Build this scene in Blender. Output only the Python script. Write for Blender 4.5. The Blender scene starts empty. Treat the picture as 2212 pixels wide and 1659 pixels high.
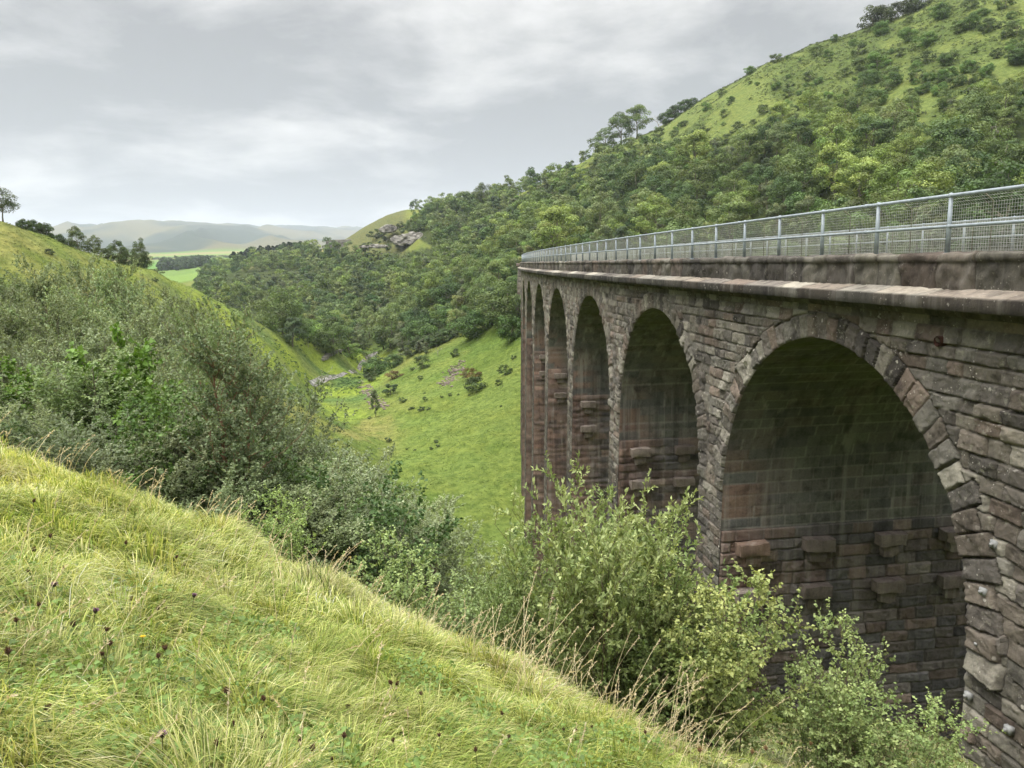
HAZE = .00012; EXPO = 1.17; SKYO = ((2.91, 1.36, 5.86), (.65, 4.82, 3.29))
import bpy, math, random
import numpy as np
from mathutils import Matrix, Vector

SC = bpy.context.scene
COL = SC.collection
rng = np.random.default_rng(7)
random.seed(7)

# ------------------------------------------------------------------ camera (fitted to the arches and posts of the bridge)
PITCH, ROLL, FOC = 0.1587, -0.0222, 2987.2 / 4032.0      # radians, radians, focal length / image width
KW = 2212.0                                              # measuring scale used for survey points

def ray(px, py):
    """horizontal and vertical tangents (X/Y, Z/Y) of the sight line through a survey point of the photograph"""
    px = np.asarray(px, float); py = np.asarray(py, float)
    x = (px - KW / 2) / (FOC * KW); y = (py - KW * 3 / 8) / (FOC * KW)
    a = x * math.cos(ROLL) + y * math.sin(ROLL); v = -x * math.sin(ROLL) + y * math.cos(ROLL)
    fwd = math.cos(PITCH) - v * math.sin(PITCH); up = -v * math.cos(PITCH) - math.sin(PITCH)
    return a / fwd, up / fwd

def proj(X, Y, Z):
    """world point -> survey coordinates"""
    d = Y * math.cos(PITCH) - Z * math.sin(PITCH)
    v = (-Z * math.cos(PITCH) - Y * math.sin(PITCH)) / d
    a = X / d
    x = a * math.cos(ROLL) - v * math.sin(ROLL); y = a * math.sin(ROLL) + v * math.cos(ROLL)
    return x * FOC * KW + KW / 2, y * FOC * KW + KW * 3 / 8, d

# ------------------------------------------------------------------ numpy noise
def _hash(ix, iy, iz):
    h = (ix.astype(np.int64) * 374761393 + iy.astype(np.int64) * 668265263 + iz.astype(np.int64) * 2147483647) & 0xFFFFFFFF
    h = ((h ^ (h >> 13)) * 1274126177) & 0xFFFFFFFF
    h = ((h ^ (h >> 16)) * 2246822519) & 0xFFFFFFFF
    return ((h ^ (h >> 15)) & 0xFFFFFF) / float(0xFFFFFF)

def vnoise(x, y, z=0.0, lin=False):
    x, y, z = np.broadcast_arrays(np.asarray(x, float), np.asarray(y, float), np.asarray(z, float))
    ix, iy, iz = np.floor(x), np.floor(y), np.floor(z)
    fx, fy, fz = x - ix, y - iy, z - iz
    if not lin: fx, fy, fz = [f * f * (3 - 2 * f) for f in (fx, fy, fz)]
    r = 0
    for dx in (0, 1):
        for dy in (0, 1):
            for dz in (0, 1):
                w = (fx if dx else 1 - fx) * (fy if dy else 1 - fy) * (fz if dz else 1 - fz)
                r = r + w * _hash(ix + dx, iy + dy, iz + dz)
    return r * 2 - 1

def fbm(x, y, z=0.0, oct=4, gain=.5):
    r, a, s = 0, 1.0, 1.0
    for i in range(oct):
        r = r + a * vnoise(np.asarray(x) * s + 17.3 * i, np.asarray(y) * s - 9.1 * i, np.asarray(z) * s + 4.7 * i)
        a *= gain; s *= 2.03
    return r

def sstep(a, b, x):
    t = np.clip((np.asarray(x, float) - a) / (b - a), 0, 1)
    return t * t * (3 - 2 * t)

# ------------------------------------------------------------------ mesh and object helpers
def mesh_np(name, verts, faces, mat=None, smooth=False, col=None, extra=None):
    """faces: (n,k) int array, or list of such arrays"""
    me = bpy.data.meshes.new(name)
    verts = np.ascontiguousarray(verts, np.float32).reshape(-1, 3)
    fl = faces if isinstance(faces, list) else [faces]
    fl = [np.asarray(f, np.int32) for f in fl if len(f)]
    loops = np.concatenate([f.ravel() for f in fl]) if fl else np.zeros(0, np.int32)
    tot = np.concatenate([np.full(len(f), f.shape[1], np.int32) for f in fl]) if fl else np.zeros(0, np.int32)
    start = np.concatenate([[0], np.cumsum(tot)[:-1]]).astype(np.int32) if len(tot) else tot
    me.vertices.add(len(verts)); me.vertices.foreach_set('co', verts.ravel())
    me.loops.add(len(loops)); me.loops.foreach_set('vertex_index', loops)
    me.polygons.add(len(tot)); me.polygons.foreach_set('loop_start', start); me.polygons.foreach_set('loop_total', tot)
    if smooth:
        me.polygons.foreach_set('use_smooth', np.ones(len(tot), bool))
    me.update(calc_edges=True)
    if col is not None:
        c = np.ones((len(verts), 4), np.float32); c[:, :3] = np.asarray(col, np.float32).reshape(-1, 3)
        a = me.color_attributes.new('tone', 'FLOAT_COLOR', 'POINT'); a.data.foreach_set('color', c.ravel())
    if extra:
        for k, vals in extra.items():
            a = me.attributes.new(k, 'FLOAT', 'POINT'); a.data.foreach_set('value', np.asarray(vals, np.float32).ravel())
    if mat: me.materials.append(mat)
    return me

def obj(name, me, parent=None, loc=None):
    o = bpy.data.objects.new(name, me); COL.objects.link(o)
    if parent is not None: o.parent = parent
    if loc is not None: o.location = loc
    return o

def tag(o, label=None, cat=None, group=None, kind=None):
    if label: o['label'] = label
    if cat: o['category'] = cat
    if group: o['group'] = group
    if kind: o['kind'] = kind
    return o

def thing(name, label, cat, loc=(0, 0, 0), group=None):
    o = obj(name, None, None, loc); return tag(o, label, cat, group)

class MB:
    """collects simple solids in one mesh"""
    def __init__(s): s.v = []; s.f4 = []; s.f3 = []; s.n = 0; s.c = []
    def add(s, v, f4=None, f3=None, c=None):
        v = np.asarray(v, float).reshape(-1, 3)
        if f4 is not None and len(f4): s.f4.append(np.asarray(f4, int).reshape(-1, 4) + s.n)
        if f3 is not None and len(f3): s.f3.append(np.asarray(f3, int).reshape(-1, 3) + s.n)
        s.v.append(v); s.n += len(v)
        s.c.append(np.broadcast_to(np.asarray(c if c is not None else (1, 1, 1), float), (len(v), 3)))
    def tube(s, pts, rad, n=8, cap=True, c=None):
        pts = np.asarray(pts, float); rad = np.broadcast_to(np.asarray(rad, float), (len(pts),))
        t = np.gradient(pts, axis=0); t /= np.linalg.norm(t, axis=1)[:, None] + 1e-12
        up = np.where(np.abs(t[:, 2:3]) > .9, np.array([[1., 0, 0]]), np.array([[0, 0, 1.]]))
        if np.abs(t[:, 2]).max() > .9 and np.abs(t[:, 2]).min() < .9: up = np.broadcast_to(np.array([[.577, .577, .577]]), t.shape)
        a = np.cross(t, up); a /= np.linalg.norm(a, axis=1)[:, None] + 1e-12
        b = np.cross(t, a)
        th = np.arange(n) * 2 * math.pi / n
        V = pts[:, None] + rad[:, None, None] * (np.cos(th)[None, :, None] * a[:, None] + np.sin(th)[None, :, None] * b[:, None])
        m = len(pts); i = np.arange(m - 1)[:, None] * n; j = np.arange(n)[None]
        F = np.stack([i + j, i + (j + 1) % n, i + n + (j + 1) % n, i + n + j], -1).reshape(-1, 4)
        V = V.reshape(-1, 3); f3 = []
        if cap:
            V = np.vstack([V, pts[:1], pts[-1:]]); k = m * n
            for q in range(n):
                f3 += [(k, (q + 1) % n, q), (k + 1, (m - 1) * n + q, (m - 1) * n + (q + 1) % n)]
        s.add(V, F, f3, c)
    def ball(s, c0, r, n=8, c=None):
        V = []; F = []
        for i in range(n // 2 + 1):
            ph = math.pi * i / (n // 2)
            for j in range(n):
                th = 2 * math.pi * j / n
                V.append((c0[0] + r * math.sin(ph) * math.cos(th), c0[1] + r * math.sin(ph) * math.sin(th), c0[2] + r * math.cos(ph)))
        for i in range(n // 2):
            for j in range(n):
                F.append((i * n + j, (i + 1) * n + j, (i + 1) * n + (j + 1) % n, i * n + (j + 1) % n))
        s.add(V, F, None, c)
    def build(s, name, mat, parent=None, smooth=True, loc=None):
        fl = []
        if s.f4: fl.append(np.concatenate(s.f4))
        if s.f3: fl.append(np.concatenate(s.f3))
        me = mesh_np(name, np.concatenate(s.v), fl, mat, smooth, np.concatenate(s.c))
        return obj(name, me, parent, loc)

def grid_faces(nu, nv):
    i = np.arange(nu - 1)[:, None] * nv; j = np.arange(nv - 1)[None]
    return np.stack([i + j, i + nv + j, i + nv + j + 1, i + j + 1], -1).reshape(-1, 4)

# ------------------------------------------------------------------ node helper
class N:
    def __init__(s, name):
        s.m = bpy.data.materials.new(name); s.m.use_nodes = True
        s.t = s.m.node_tree; s.t.nodes.clear()
        s.out = s.t.nodes.new('ShaderNodeOutputMaterial')
    def n(s, typ, **k):
        nd = s.t.nodes.new(typ)
        for a, b in k.items():
            if a.startswith('i_'):
                key = a[2:]; key = int(key) if key.isdigit() else key.replace('_', ' ')
                s.set(nd.inputs[key], b)
            else: setattr(nd, a, b)
        return nd
    def set(s, sock, b):
        if isinstance(b, bpy.types.NodeSocket): s.t.links.new(b, sock)
        elif isinstance(b, bpy.types.Node): s.t.links.new(b.outputs[0], sock)
        else: sock.default_value = b
    def noise(s, vec, scale, detail=4, rough=.55, dist=0):
        return s.n('ShaderNodeTexNoise', i_Vector=vec, i_Scale=scale, i_Detail=detail, i_Roughness=rough, i_Distortion=dist).outputs[0]
    def ramp(s, fac, stops):
        r = s.n('ShaderNodeValToRGB', i_Fac=fac); e = r.color_ramp.elements
        while len(e) < len(stops): e.new(.5)
        for q, (p, c) in zip(e, stops): q.position = p; q.color = (*c, 1) if len(c) == 3 else c
        return r.outputs[0]
    def mix(s, fac, a, b, mode='MIX'):
        m = s.n('ShaderNodeMix', data_type='RGBA', blend_type=mode)
        s.set(m.inputs[0], fac)
        s.set(m.inputs[6], (*a, 1) if isinstance(a, tuple) and len(a) == 3 else a)
        s.set(m.inputs[7], (*b, 1) if isinstance(b, tuple) and len(b) == 3 else b)
        return m.outputs[2]
    def math(s, op, a, b=0.0, c=None):
        m = s.n('ShaderNodeMath', operation=op); s.set(m.inputs[0], a); s.set(m.inputs[1], b)
        if c is not None: s.set(m.inputs[2], c)
        return m.outputs[0]
    def maprange(s, v, a, b, c=0.0, d=1.0):
        return s.n('ShaderNodeMapRange', i_Value=v, i_From_Min=a, i_From_Max=b, i_To_Min=c, i_To_Max=d).outputs[0]
    def scaled(s, vec, sc):
        return s.n('ShaderNodeMapping', i_Vector=vec, i_Scale=sc).outputs[0]

# ------------------------------------------------------------------ terrain: survey points (photo x, photo y, distance, canopy to take off)
SURV = [
 # near bank edge and what falls away behind it
 (0,952,9,.15),(250,1040,8.5,.15),(500,1120,8,.15),(750,1232,7.6,.16),(1000,1366,7,.2),(1200,1460,6.5,.2),(1400,1566,6,.2),
 (-500,830,9.5,0),(-1000,720,10,0),
 (0,1040,12,0),(0,1040,20,0),(0,900,36,0),(0,760,60,0),(0,660,85,0),
 (250,1150,11.5,0),(250,1130,19,0),(250,970,34,0),(250,810,60,0),(250,690,90,0),
 (500,1250,11,0),(500,1245,18,0),(500,1110,32,0),(500,930,60,0),(500,800,100,0),
 (750,1370,10,0),(750,1350,17,0),(750,1250,30,0),(750,1080,60,0),(760,960,100,0),
 (1000,1480,9.5,0),(1000,1520,14,0),(1000,1440,25,0),(1000,1345,40,0),(1000,1205,67,0),
 (1400,1620,9,0),(1400,1630,14,0),(1400,1560,22,0),(1400,1450,40,0),(1400,1230,72,0),
 (1700,1700,7,0),(1750,1650,10,0),(1650,1530,20,0),(1850,1540,19,0),(2150,1655,11,0),(2000,1640,10.5,0),(2212,1700,9.5,0),(2600,1700,10,0),
 # left spur with dry grass
 (0,487,105,0),(100,517,115,0),(200,547,125,0),(330,588,140,0),(420,628,150,0),(520,672,165,0),(640,727,180,0),(720,750,195,0),
 (0,540,96,0),(150,590,100,0),(300,640,112,0),(450,715,128,0),(600,790,140,0),(-300,400,95,0),(-300,480,80,0),
 # stream meadow and valley floor
 (780,765,212,0),(700,790,180,0),(740,815,176,0),(690,830,163,0),(800,775,212,0),(775,800,196,0),(740,840,162,0),(680,850,156,0),
 (775,915,124,0),(720,890,135,0),(850,1010,98,0),
 # green bank below the far arches
 (1130,1150,76,0),(1130,1000,93,0),(1130,880,112,0),(1120,780,132,0),(1115,700,155,0),(1050,1080,84,0),(1000,960,103,0),(930,890,122,0),
 (1000,800,146,0),(900,800,158,0),(1050,730,160,0),(960,760,165,0),(850,790,185,0),(880,850,140,0),(820,860,142,0),
 # right hill behind the railing
 (2212,545,95,0),(2212,430,118,4),(2212,300,150,4),(2212,150,190,2),(2212,0,240,0),(2212,-150,300,0),(2600,-250,280,0),(2600,100,180,0),(2600,450,90,0),
 (1900,530,118,3),(1900,430,140,5),(1900,300,178,4),(1900,150,235,1),(1890,52,300,0),(2002,5,290,0),(2100,-60,290,0),
 (1700,500,140,4),(1700,420,160,6),(1700,300,200,5),(1700,200,260,1),(1661,136,310,0),(1752,98,305,0),
 (1520,520,160,5),(1520,430,185,8),(1520,330,230,6),(1520,214,335,0),(1570,189,325,0),
 (1300,530,175,4),(1300,450,215,8),(1300,385,300,6),(1298,329,385,0),(1389,292,365,0),
 (1120,565,185,5),(1120,500,230,8),(1120,445,330,7),(1120,410,430,3),(1207,372,410,1),
 (1000,650,200,5),(1000,560,260,8),(1000,480,360,8),(1000,432,450,6),
 (870,690,220,5),(870,620,270,9),(870,560,360,8),(870,520,440,4),(850,470,490,0),(800,497,490,0),(800,528,468,0),(900,452,475,4),
 (760,517,500,0),(770,560,440,6),
 (740,700,240,8),(740,620,320,9),(740,560,420,8),(700,535,520,6),
 (600,660,280,9),(600,600,360,9),(600,550,540,9),(480,620,330,8),(480,585,440,8),(530,545,600,9),(430,606,430,6),
 (560,715,230,3),(450,650,240,4),(350,620,260,4),
 # far fields and fells
 (400,604,620,0),(400,580,900,0),(400,560,1300,0),(400,553,1800,0),(250,585,900,0),(100,575,900,0),(-200,570,900,0),(700,545,900,0),(1000,545,900,0),
 (250,565,1500,0),(0,565,1500,0),(520,552,1500,0),(700,545,1800,0),(1100,545,2500,0),(1700,540,2500,0),(2200,540,2500,0),
 (330,535,2800,0),(450,530,2800,0),(200,535,2800,0),(60,545,2800,0),(560,528,3200,0),
 (-300,540,4500,0),(40,508,4500,0),(83,497,4500,0),(145,491,4500,0),(198,497,4500,0),(238,484,4500,0),(274,475,4500,0),(325,475,4500,0),(367,483,4500,0),
 (439,485,4500,0),(487,487,4500,0),(533,492,4500,0),(563,501,4500,0),(620,515,4500,0),(720,527,4500,0),
 (602,493,7500,0),(672,494,7500,0),(787,497,7500,0),(563,500,7500,0),(500,505,7500,0),(900,505,7500,0),(250,520,7500,0),(60,520,7500,0),
]
WORLDPTS = [(8.2,4,-5.2),(12,9,-9),(13,20,-14),(20,12,-12),(24,30,-19),(30,50,-25),(45,45,-22),(18,76,-27),(40,85,-14),(55,70,-10),(25,110,-17),(60,110,2),
 (30,140,-9),(7,165,-3),(20,165,0),(14,172,0),(50,20,-18),(60,0,-16),(40,-20,-12),(20,-8,-6),(-12,-2,1.5),(-20,5,3),(-30,-10,7),(0,-14,1.5),(-8,-20,5),
 (100,0,5),(150,-60,20),(-90,0,25),(-100,-80,30),(0,-120,20),(120,30,15),(-250,30,60),(0,-400,60),(400,0,70),(-1000,0,80),(0,-1500,80),(1000,0,80),
 (-4500,1000,200),(4500,1000,200),(0,-4500,200),(3000,5000,150),(-3500,4500,200)]
NEARPTS = [(0,955,9,.15),(500,1120,8,.15),(750,1232,7.6,.16),(1000,1366,7,.2),(1200,1460,6.5,.2),(1400,1566,6,.2)]

def _surv(l):
    P = []
    for px, py, Y, dh in l:
        t, u = ray(px, py); P.append((float(t) * Y, Y, float(u) * Y - dh))
    return P
_np = np.array(_surv(NEARPTS)); A_ = np.c_[_np[:, 0], _np[:, 1]]
PL = np.linalg.lstsq(A_, _np[:, 2] + 1.6, rcond=None)[0]
EYE = 1.6

def near_plane(X, Y): return -EYE + PL[0] * X + PL[1] * Y

_P = _surv(SURV) + list(WORLDPTS)
for px, py, Y, dh in [(2002,5,290,0),(1890,52,300,0),(1752,98,305,0),(1661,136,310,0),(1570,189,325,0),(1520,214,335,0),(1389,292,365,0),(1298,329,385,0),(1207,372,410,0),
                      (1120,410,430,0),(1000,432,450,0),(900,452,475,0),(850,470,490,0),(2212,-150,300,0),(0,487,105,0),(100,517,115,0),(200,547,125,0),(330,588,140,0),(420,628,150,0),(520,672,165,0),(640,727,180,0)]:
    t, u = ray(px, py); Y2 = Y * 1.35
    drop = 3 if Y > 250 else 12 + 4 * (Y > 140)
    _P.append((float(t) * Y2, Y2, float(u) * Y - drop))
for th in np.radians([-60, -40, -20, 0, 20, 40, 60]):            # the near plane carried into the fit
    for r in (5.5, 7.0):
        if -0.75 < th < .2 or r < 6: _P.append((r * math.sin(th), r * math.cos(th), float(near_plane(r * math.sin(th), r * math.cos(th)))))
_P = np.array(_P)

def _lp(X, Y):
    r = np.sqrt(X * X + Y * Y) + 1e-6
    return np.log(r), np.arctan2(X, Y) * 3.2, r
_u, _th, _r = _lp(_P[:, 0], _P[:, 1])
_D = np.hypot(_u[:, None] - _u[None], _th[:, None] - _th[None])
BETA = 1.3
_M = np.zeros((len(_P) + 3,) * 2)
_M[:len(_P), :len(_P)] = _D ** BETA + np.eye(len(_P)) * 0.004
_M[:len(_P), len(_P):] = np.c_[np.ones(len(_P)), _u, _th]; _M[len(_P):, :len(_P)] = _M[:len(_P), len(_P):].T
_W = np.linalg.solve(_M, np.r_[_P[:, 2] / _r, 0, 0, 0])

def base_height(X, Y):
    X = np.asarray(X, float); Y = np.asarray(Y, float); sh = X.shape
    X = X.ravel(); Y = Y.ravel(); u, th, r = _lp(X, Y)
    out = np.empty(len(X))
    for i in range(0, len(X), 20000):
        s = slice(i, i + 20000)
        d = np.hypot(u[s, None] - _u[None], th[s, None] - _th[None])
        out[s] = (d ** BETA) @ _W[:-3] + _W[-3] + _W[-2] * u[s] + _W[-1] * th[s]
    z = out * r
    k = sstep(5.0, 7.5, r)
    return (z * k + near_plane(X, Y) * (1 - k)).reshape(sh)

def height(X, Y):
    X = np.asarray(X, float); Y = np.asarray(Y, float)
    z = base_height(X, Y); r = np.hypot(X, Y)
    z = z + sstep(1, 4, r) * .05 * fbm(X * 1.3, Y * 1.3, 1.0, 3) + sstep(12, 30, r) * .25 * fbm(X * .3, Y * .3, 2.0, 3)
    z = z + sstep(60, 120, r) * .55 * fbm(X * .09, Y * .09, 3.0, 3) * (1 - sstep(900, 2000, r))
    g = sstep(2200, 3500, r)
    if np.any(g > 0):
        rid = 1 - np.abs(fbm(X * .0019 + .2 + Y * .0003, Y * .0006, 5.0, 3))
        z = z + g * (rid - .62) * 85 * (1 - .75 * sstep(3800, 4500, r) * (1 - sstep(4800, 5200, r))) + g * 9 * fbm(X * .006, Y * .006, 6.0, 3)
    return z

def in_poly(x, y, P):
    P = np.asarray(P, float); r = np.zeros(np.shape(x), bool); j = len(P) - 1
    for i in range(len(P)):
        a, b = P[i], P[j]
        c = ((a[1] > y) != (b[1] > y)) & (x < (b[0] - a[0]) * (y - a[1]) / (b[1] - a[1] + 1e-9) + a[0]); r ^= c; j = i
    return r
WOOD_R = [(1118,566),(1118,425),(1215,385),(1290,352),(1390,345),(1470,335),(1540,350),(1640,300),(1760,255),(1850,215),(1960,230),(2080,235),(2180,200),(2420,160),(2420,575)]
WOOD_L = [(1150,735),(1150,425),(1000,440),(905,462),(872,480),(880,500),(940,535),(860,545),(780,552),(705,548),(600,553),(520,562),(440,604),(425,640),(520,692),(600,742),(700,772),(765,772),(830,765),(900,752),(1000,712),(1070,702)]
# ------------------------------------------------------------------ the viaduct
BX0, BM, BC = 8.495, -0.1587, 0.00089
ARCH_S, ARCH_P, ARCH_R, ARCH_Z = 15.378, 10.845, 4.57, -6.22
IMPOST, WIDTH, WALLTOP, NARCH = -7.34, 7.6, -0.955, 14
_yt = np.linspace(-30, 200, 4601); _dx = BM + 2 * BC * _yt
_st = np.concatenate([[0], np.cumsum(np.hypot(np.diff(BX0 + BM * _yt + BC * _yt ** 2), np.diff(_yt)))]); _st -= np.interp(0, _yt, _st)

def bpos(s, o, z):
    """bridge coordinates: s along the near face, o outwards from it (negative = into the bridge), z up"""
    s, o, z = np.broadcast_arrays(np.asarray(s, float), np.asarray(o, float), np.asarray(z, float))
    y = np.interp(s, _st, _yt); d = BM + 2 * BC * y; n = np.sqrt(1 + d * d)
    return np.stack([BX0 + BM * y + BC * y * y - o / n, y + o * d / n, z], -1)

def on_face(px, py):
    t, u = ray(px, py); b = BM - float(t)
    Y = 2 * BX0 / (-b + math.sqrt(b * b - 4 * BC * BX0))
    return float(np.interp(Y, _yt, _st)), float(u) * Y

def arch_c(k): return ARCH_S + k * ARCH_P

def hrand(i, salt):
    i = np.asarray(i); return _hash(i.astype(np.int64), np.full(i.shape, salt, np.int64), np.full(i.shape, 91, np.int64))

PALETTE = np.array([(0.1621,0.1484,0.1231),(0.1395,0.1224,0.1017),(0.1885,0.1785,0.1498),(0.1131,0.1059,0.092),(0.1461,0.1194,0.0985),(0.1489,0.1432,0.1242),(0.0847,0.0789,0.0707),(0.2121,0.2034,0.1712),(0.1225,0.1121,0.0985)])
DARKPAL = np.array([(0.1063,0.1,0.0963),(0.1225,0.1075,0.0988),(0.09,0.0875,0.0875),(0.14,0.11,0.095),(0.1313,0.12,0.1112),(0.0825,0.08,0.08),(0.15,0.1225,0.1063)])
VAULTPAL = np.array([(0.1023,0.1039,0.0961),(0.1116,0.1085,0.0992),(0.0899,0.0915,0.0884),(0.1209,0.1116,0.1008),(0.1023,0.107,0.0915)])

def stone_tone(i, pal=PALETTE, var=.66):
    c = pal[(hrand(i, 3) * len(pal)).astype(int) % len(pal)]
    return c * (1 - var / 2 + var * hrand(i, 4))[:, None]

def coursed(S, Z, seed, hmin=.27, hmax=.40, lmin=.42, lmax=.95, ztop=0.0, zbot=-40.0, s0=-20.0, s1=200.0):
    """coursed blocks: id, position inside the block and its size for every (S,Z)"""
    rg = np.random.default_rng(seed)
    zs = [ztop]
    while zs[-1] > zbot: zs.append(zs[-1] - rg.uniform(hmin, hmax))
    zs = np.array(zs[::-1])
    ci = np.clip(np.searchsorted(zs, Z) - 1, 0, len(zs) - 2)
    bid = np.zeros(S.shape, int); x = np.zeros(S.shape); w = np.ones(S.shape)
    for c in np.unique(ci):
        m = ci == c; r2 = np.random.default_rng(seed * 1000 + int(c))
        n = int((s1 - s0) / (.5 * (lmin + lmax))) + 20
        e = s0 + np.concatenate([[0], np.cumsum(r2.uniform(lmin, lmax, n))])
        j = np.clip(np.searchsorted(e, S[m]) - 1, 0, len(e) - 2)
        bid[m] = c * 4099 + j; x[m] = S[m] - e[j]; w[m] = e[j + 1] - e[j]
    return bid, x, Z - zs[ci], w, zs[ci + 1] - zs[ci]

def rockface(x, y, w, h, bid, amp, X, Y, fine=1.0, edge=.013, joint=.009):
    d = np.minimum(np.minimum(x, w - x), np.minimum(y, h - y)) + .007 * vnoise(X * 11, Y * 11, 3.3)
    cx = x - w / 2 + .02 * vnoise(X * 7, Y * 7, 1.1); cy = y - h / 2 + .02 * vnoise(X * 7, Y * 7, 8.1)
    hh = np.zeros(x.shape)
    for q in range(3):                       # broken faces: the highest of three sets of cleavage planes
        lo = np.full(x.shape, 9.0)
        for j in range(3):
            sd = 20 + q * 40 + j * 3
            an = hrand(bid, sd) * 2 * math.pi; sl = .03 + .42 * hrand(bid, sd + 1) ** 1.6
            ox = (hrand(bid, sd + 2) - .5) * .5 * w; oy = (hrand(bid, sd + 13) - .5) * .5 * h
            lo = np.minimum(lo, amp * (.45 + .75 * hrand(bid, sd + 17)) + sl * (np.cos(an) * (cx - ox) + np.sin(an) * (cy - oy)))
        hh = np.maximum(hh, lo)
    hh = np.clip(hh, amp * .42, amp * 1.4)
    an = hrand(bid, 60) * 2 * math.pi; xr_, yr_ = X * np.cos(an) - Y * np.sin(an), X * np.sin(an) + Y * np.cos(an)
    hh = hh + fine * np.minimum(1, amp / .05) * (.014 * vnoise(xr_ * 9.0, yr_ * 12, bid * .37, True) + .014 * vnoise(xr_ * 19, yr_ * 24, bid * .53, True) + .008 * vnoise(X * 34, Y * 34, bid * .7))
    hh = np.maximum(hh, .010)
    k = sstep(joint, joint + edge, d)
    return np.where(d > joint, hh * k, 0.0) - .016 * (1 - sstep(joint * .5, joint * 1.6, d)), d

# ---- materials of the bridge
def stone_material(name, lichen=.5, grime=.5, streak=0.0, moss=0.0, rough=.92, bump=.8):
    g = N(name); tc = g.n('ShaderNodeTexCoord').outputs['Object']
    at = g.n('ShaderNodeAttribute', attribute_name='tone').outputs['Color']
    n1 = g.noise(tc, 3.1, 6, .62); n2 = g.noise(tc, 17, 5, .65); n3 = g.noise(tc, .55, 3, .5)
    c = g.mix(g.maprange(n2, .3, .72, 0, .62), at, g.mix(1.0, at, (1.75, 1.68, 1.6), 'MULTIPLY'))
    c = g.mix(g.maprange(n1, .50, .68, 0, grime), c, g.mix(1.0, at, (.33, .31, .30), 'MULTIPLY'))
    c = g.mix(g.maprange(n3, .45, .68, 0, grime * .8), c, g.mix(1.0, c, (.55, .52, .50), 'MULTIPLY'))
    if lichen > 0:
        vo = g.n('ShaderNodeTexVoronoi', i_Vector=tc, i_Scale=5.2, i_Randomness=1.0)
        wob = g.math('ADD', vo.outputs['Distance'], g.math('MULTIPLY', g.math('SUBTRACT', n2, .5), .5))
        big = g.math('MULTIPLY', g.maprange(wob, .20, .13, 0, 1), g.maprange(g.noise(tc, 1.1, 2), .56, .66, 0, 1))
        vs = g.n('ShaderNodeTexVoronoi', i_Vector=tc, i_Scale=13.0)
        wo2 = g.math('ADD', vs.outputs['Distance'], g.math('MULTIPLY', g.math('SUBTRACT', n2, .5), .4))
        sm = g.math('MULTIPLY', g.maprange(wo2, .19, .12, 0, 1), g.maprange(g.noise(tc, 2.3, 2), .5, .62, 0, 1))
        c = g.mix(g.math('MULTIPLY', g.math('MAXIMUM', big, sm), lichen), c, (.50, .47, .41))
        c = g.mix(g.math('MULTIPLY', g.maprange(g.noise(tc, 6.5, 5, .7), .58, .68, 0, 1), lichen * .55), c, (.33, .32, .25))
    if streak > 0:
        sv = g.scaled(tc, (1.9, 1.9, .09))
        st = g.maprange(g.noise(sv, 1.7, 4, .62), .53, .66, 0, 1)
        st = g.math('MULTIPLY', st, g.maprange(g.noise(tc, .42, 2), .40, .58, .25, 1))
        c = g.mix(g.math('MULTIPLY', st, streak), c, (.33, .315, .28))
        sd = g.maprange(g.noise(g.scaled(tc, (1.3, 1.3, .07)), 2.0, 4, .6), .50, .64, 0, .55)
        c = g.mix(sd, c, g.mix(1.0, c, (.4, .4, .42), 'MULTIPLY'))
    if moss > 0:
        at2 = g.n('ShaderNodeAttribute', attribute_name='moss').outputs['Fac']
        mm = g.math('MULTIPLY', g.math('MULTIPLY', at2, g.maprange(g.noise(tc, 1.4, 5, .65), .40, .62, 0, 1)), moss)
        c = g.mix(mm, c, (.085, .100, .026))
    bs = g.n('ShaderNodeBsdfPrincipled', i_Base_Color=c, i_Roughness=rough)
    bs.inputs['Specular IOR Level'].default_value = .25
    bp = g.n('ShaderNodeBump', i_Strength=bump, i_Distance=.035, i_Height=g.math('ADD', g.math('MULTIPLY', n2, .6), g.noise(tc, 60, 3, .7)))
    g.set(bs.inputs['Normal'], bp.outputs[0]); g.set(g.out.inputs[0], bs.outputs[0])
    return g.m

M_STONE = stone_material('rock_faced_sandstone', lichen=1.0, grime=.75)
M_JAMB = stone_material('sooty_sandstone', lichen=.10, grime=.5, streak=.40)
M_VAULT = stone_material('vault_stone', lichen=0, grime=.6, streak=.5, moss=.8, bump=.5)
M_CORN = stone_material('dressed_sandstone', lichen=.55, grime=.75, streak=.25)

def plain(name, col, rough=.5, metal=0.0, var=.25, scale=12):
    g = N(name); tc = g.n('ShaderNodeTexCoord').outputs['Object']
    n = g.noise(tc, scale, 5, .6)
    c = g.mix(g.maprange(n, .3, .7, 0, 1), tuple(x * (1 - var) for x in col), tuple(min(1, x * (1 + var)) for x in col))
    bs = g.n('ShaderNodeBsdfPrincipled', i_Base_Color=c, i_Roughness=rough, i_Metallic=metal)
    g.set(g.out.inputs[0], bs.outputs[0]); return g.m
M_RAIL = plain('grey_blue_rail_paint', (.25, .29, .32), .5, .1, .22, 9)
M_WIRE = plain('galvanised_wire', (.47, .48, .45), .5, .2, .15)
M_PANELPOST = plain('weathered_panel_post', (.20, .19, .13), .6, .2)
M_PLATE = plain('steel_tie_plate', (.24, .245, .24), .7, .2)
M_PIPE = plain('rusty_drain', (.065, .026, .016), .9, 0, .5)

viaduct = thing('viaduct', 'tall brown stone railway viaduct with round arches crossing the valley on a gentle curve', 'viaduct')

def ground_at(s, o=0.0):
    p = bpos(s, o, 0.0); return base_height(p[..., 0], p[..., 1])

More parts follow.
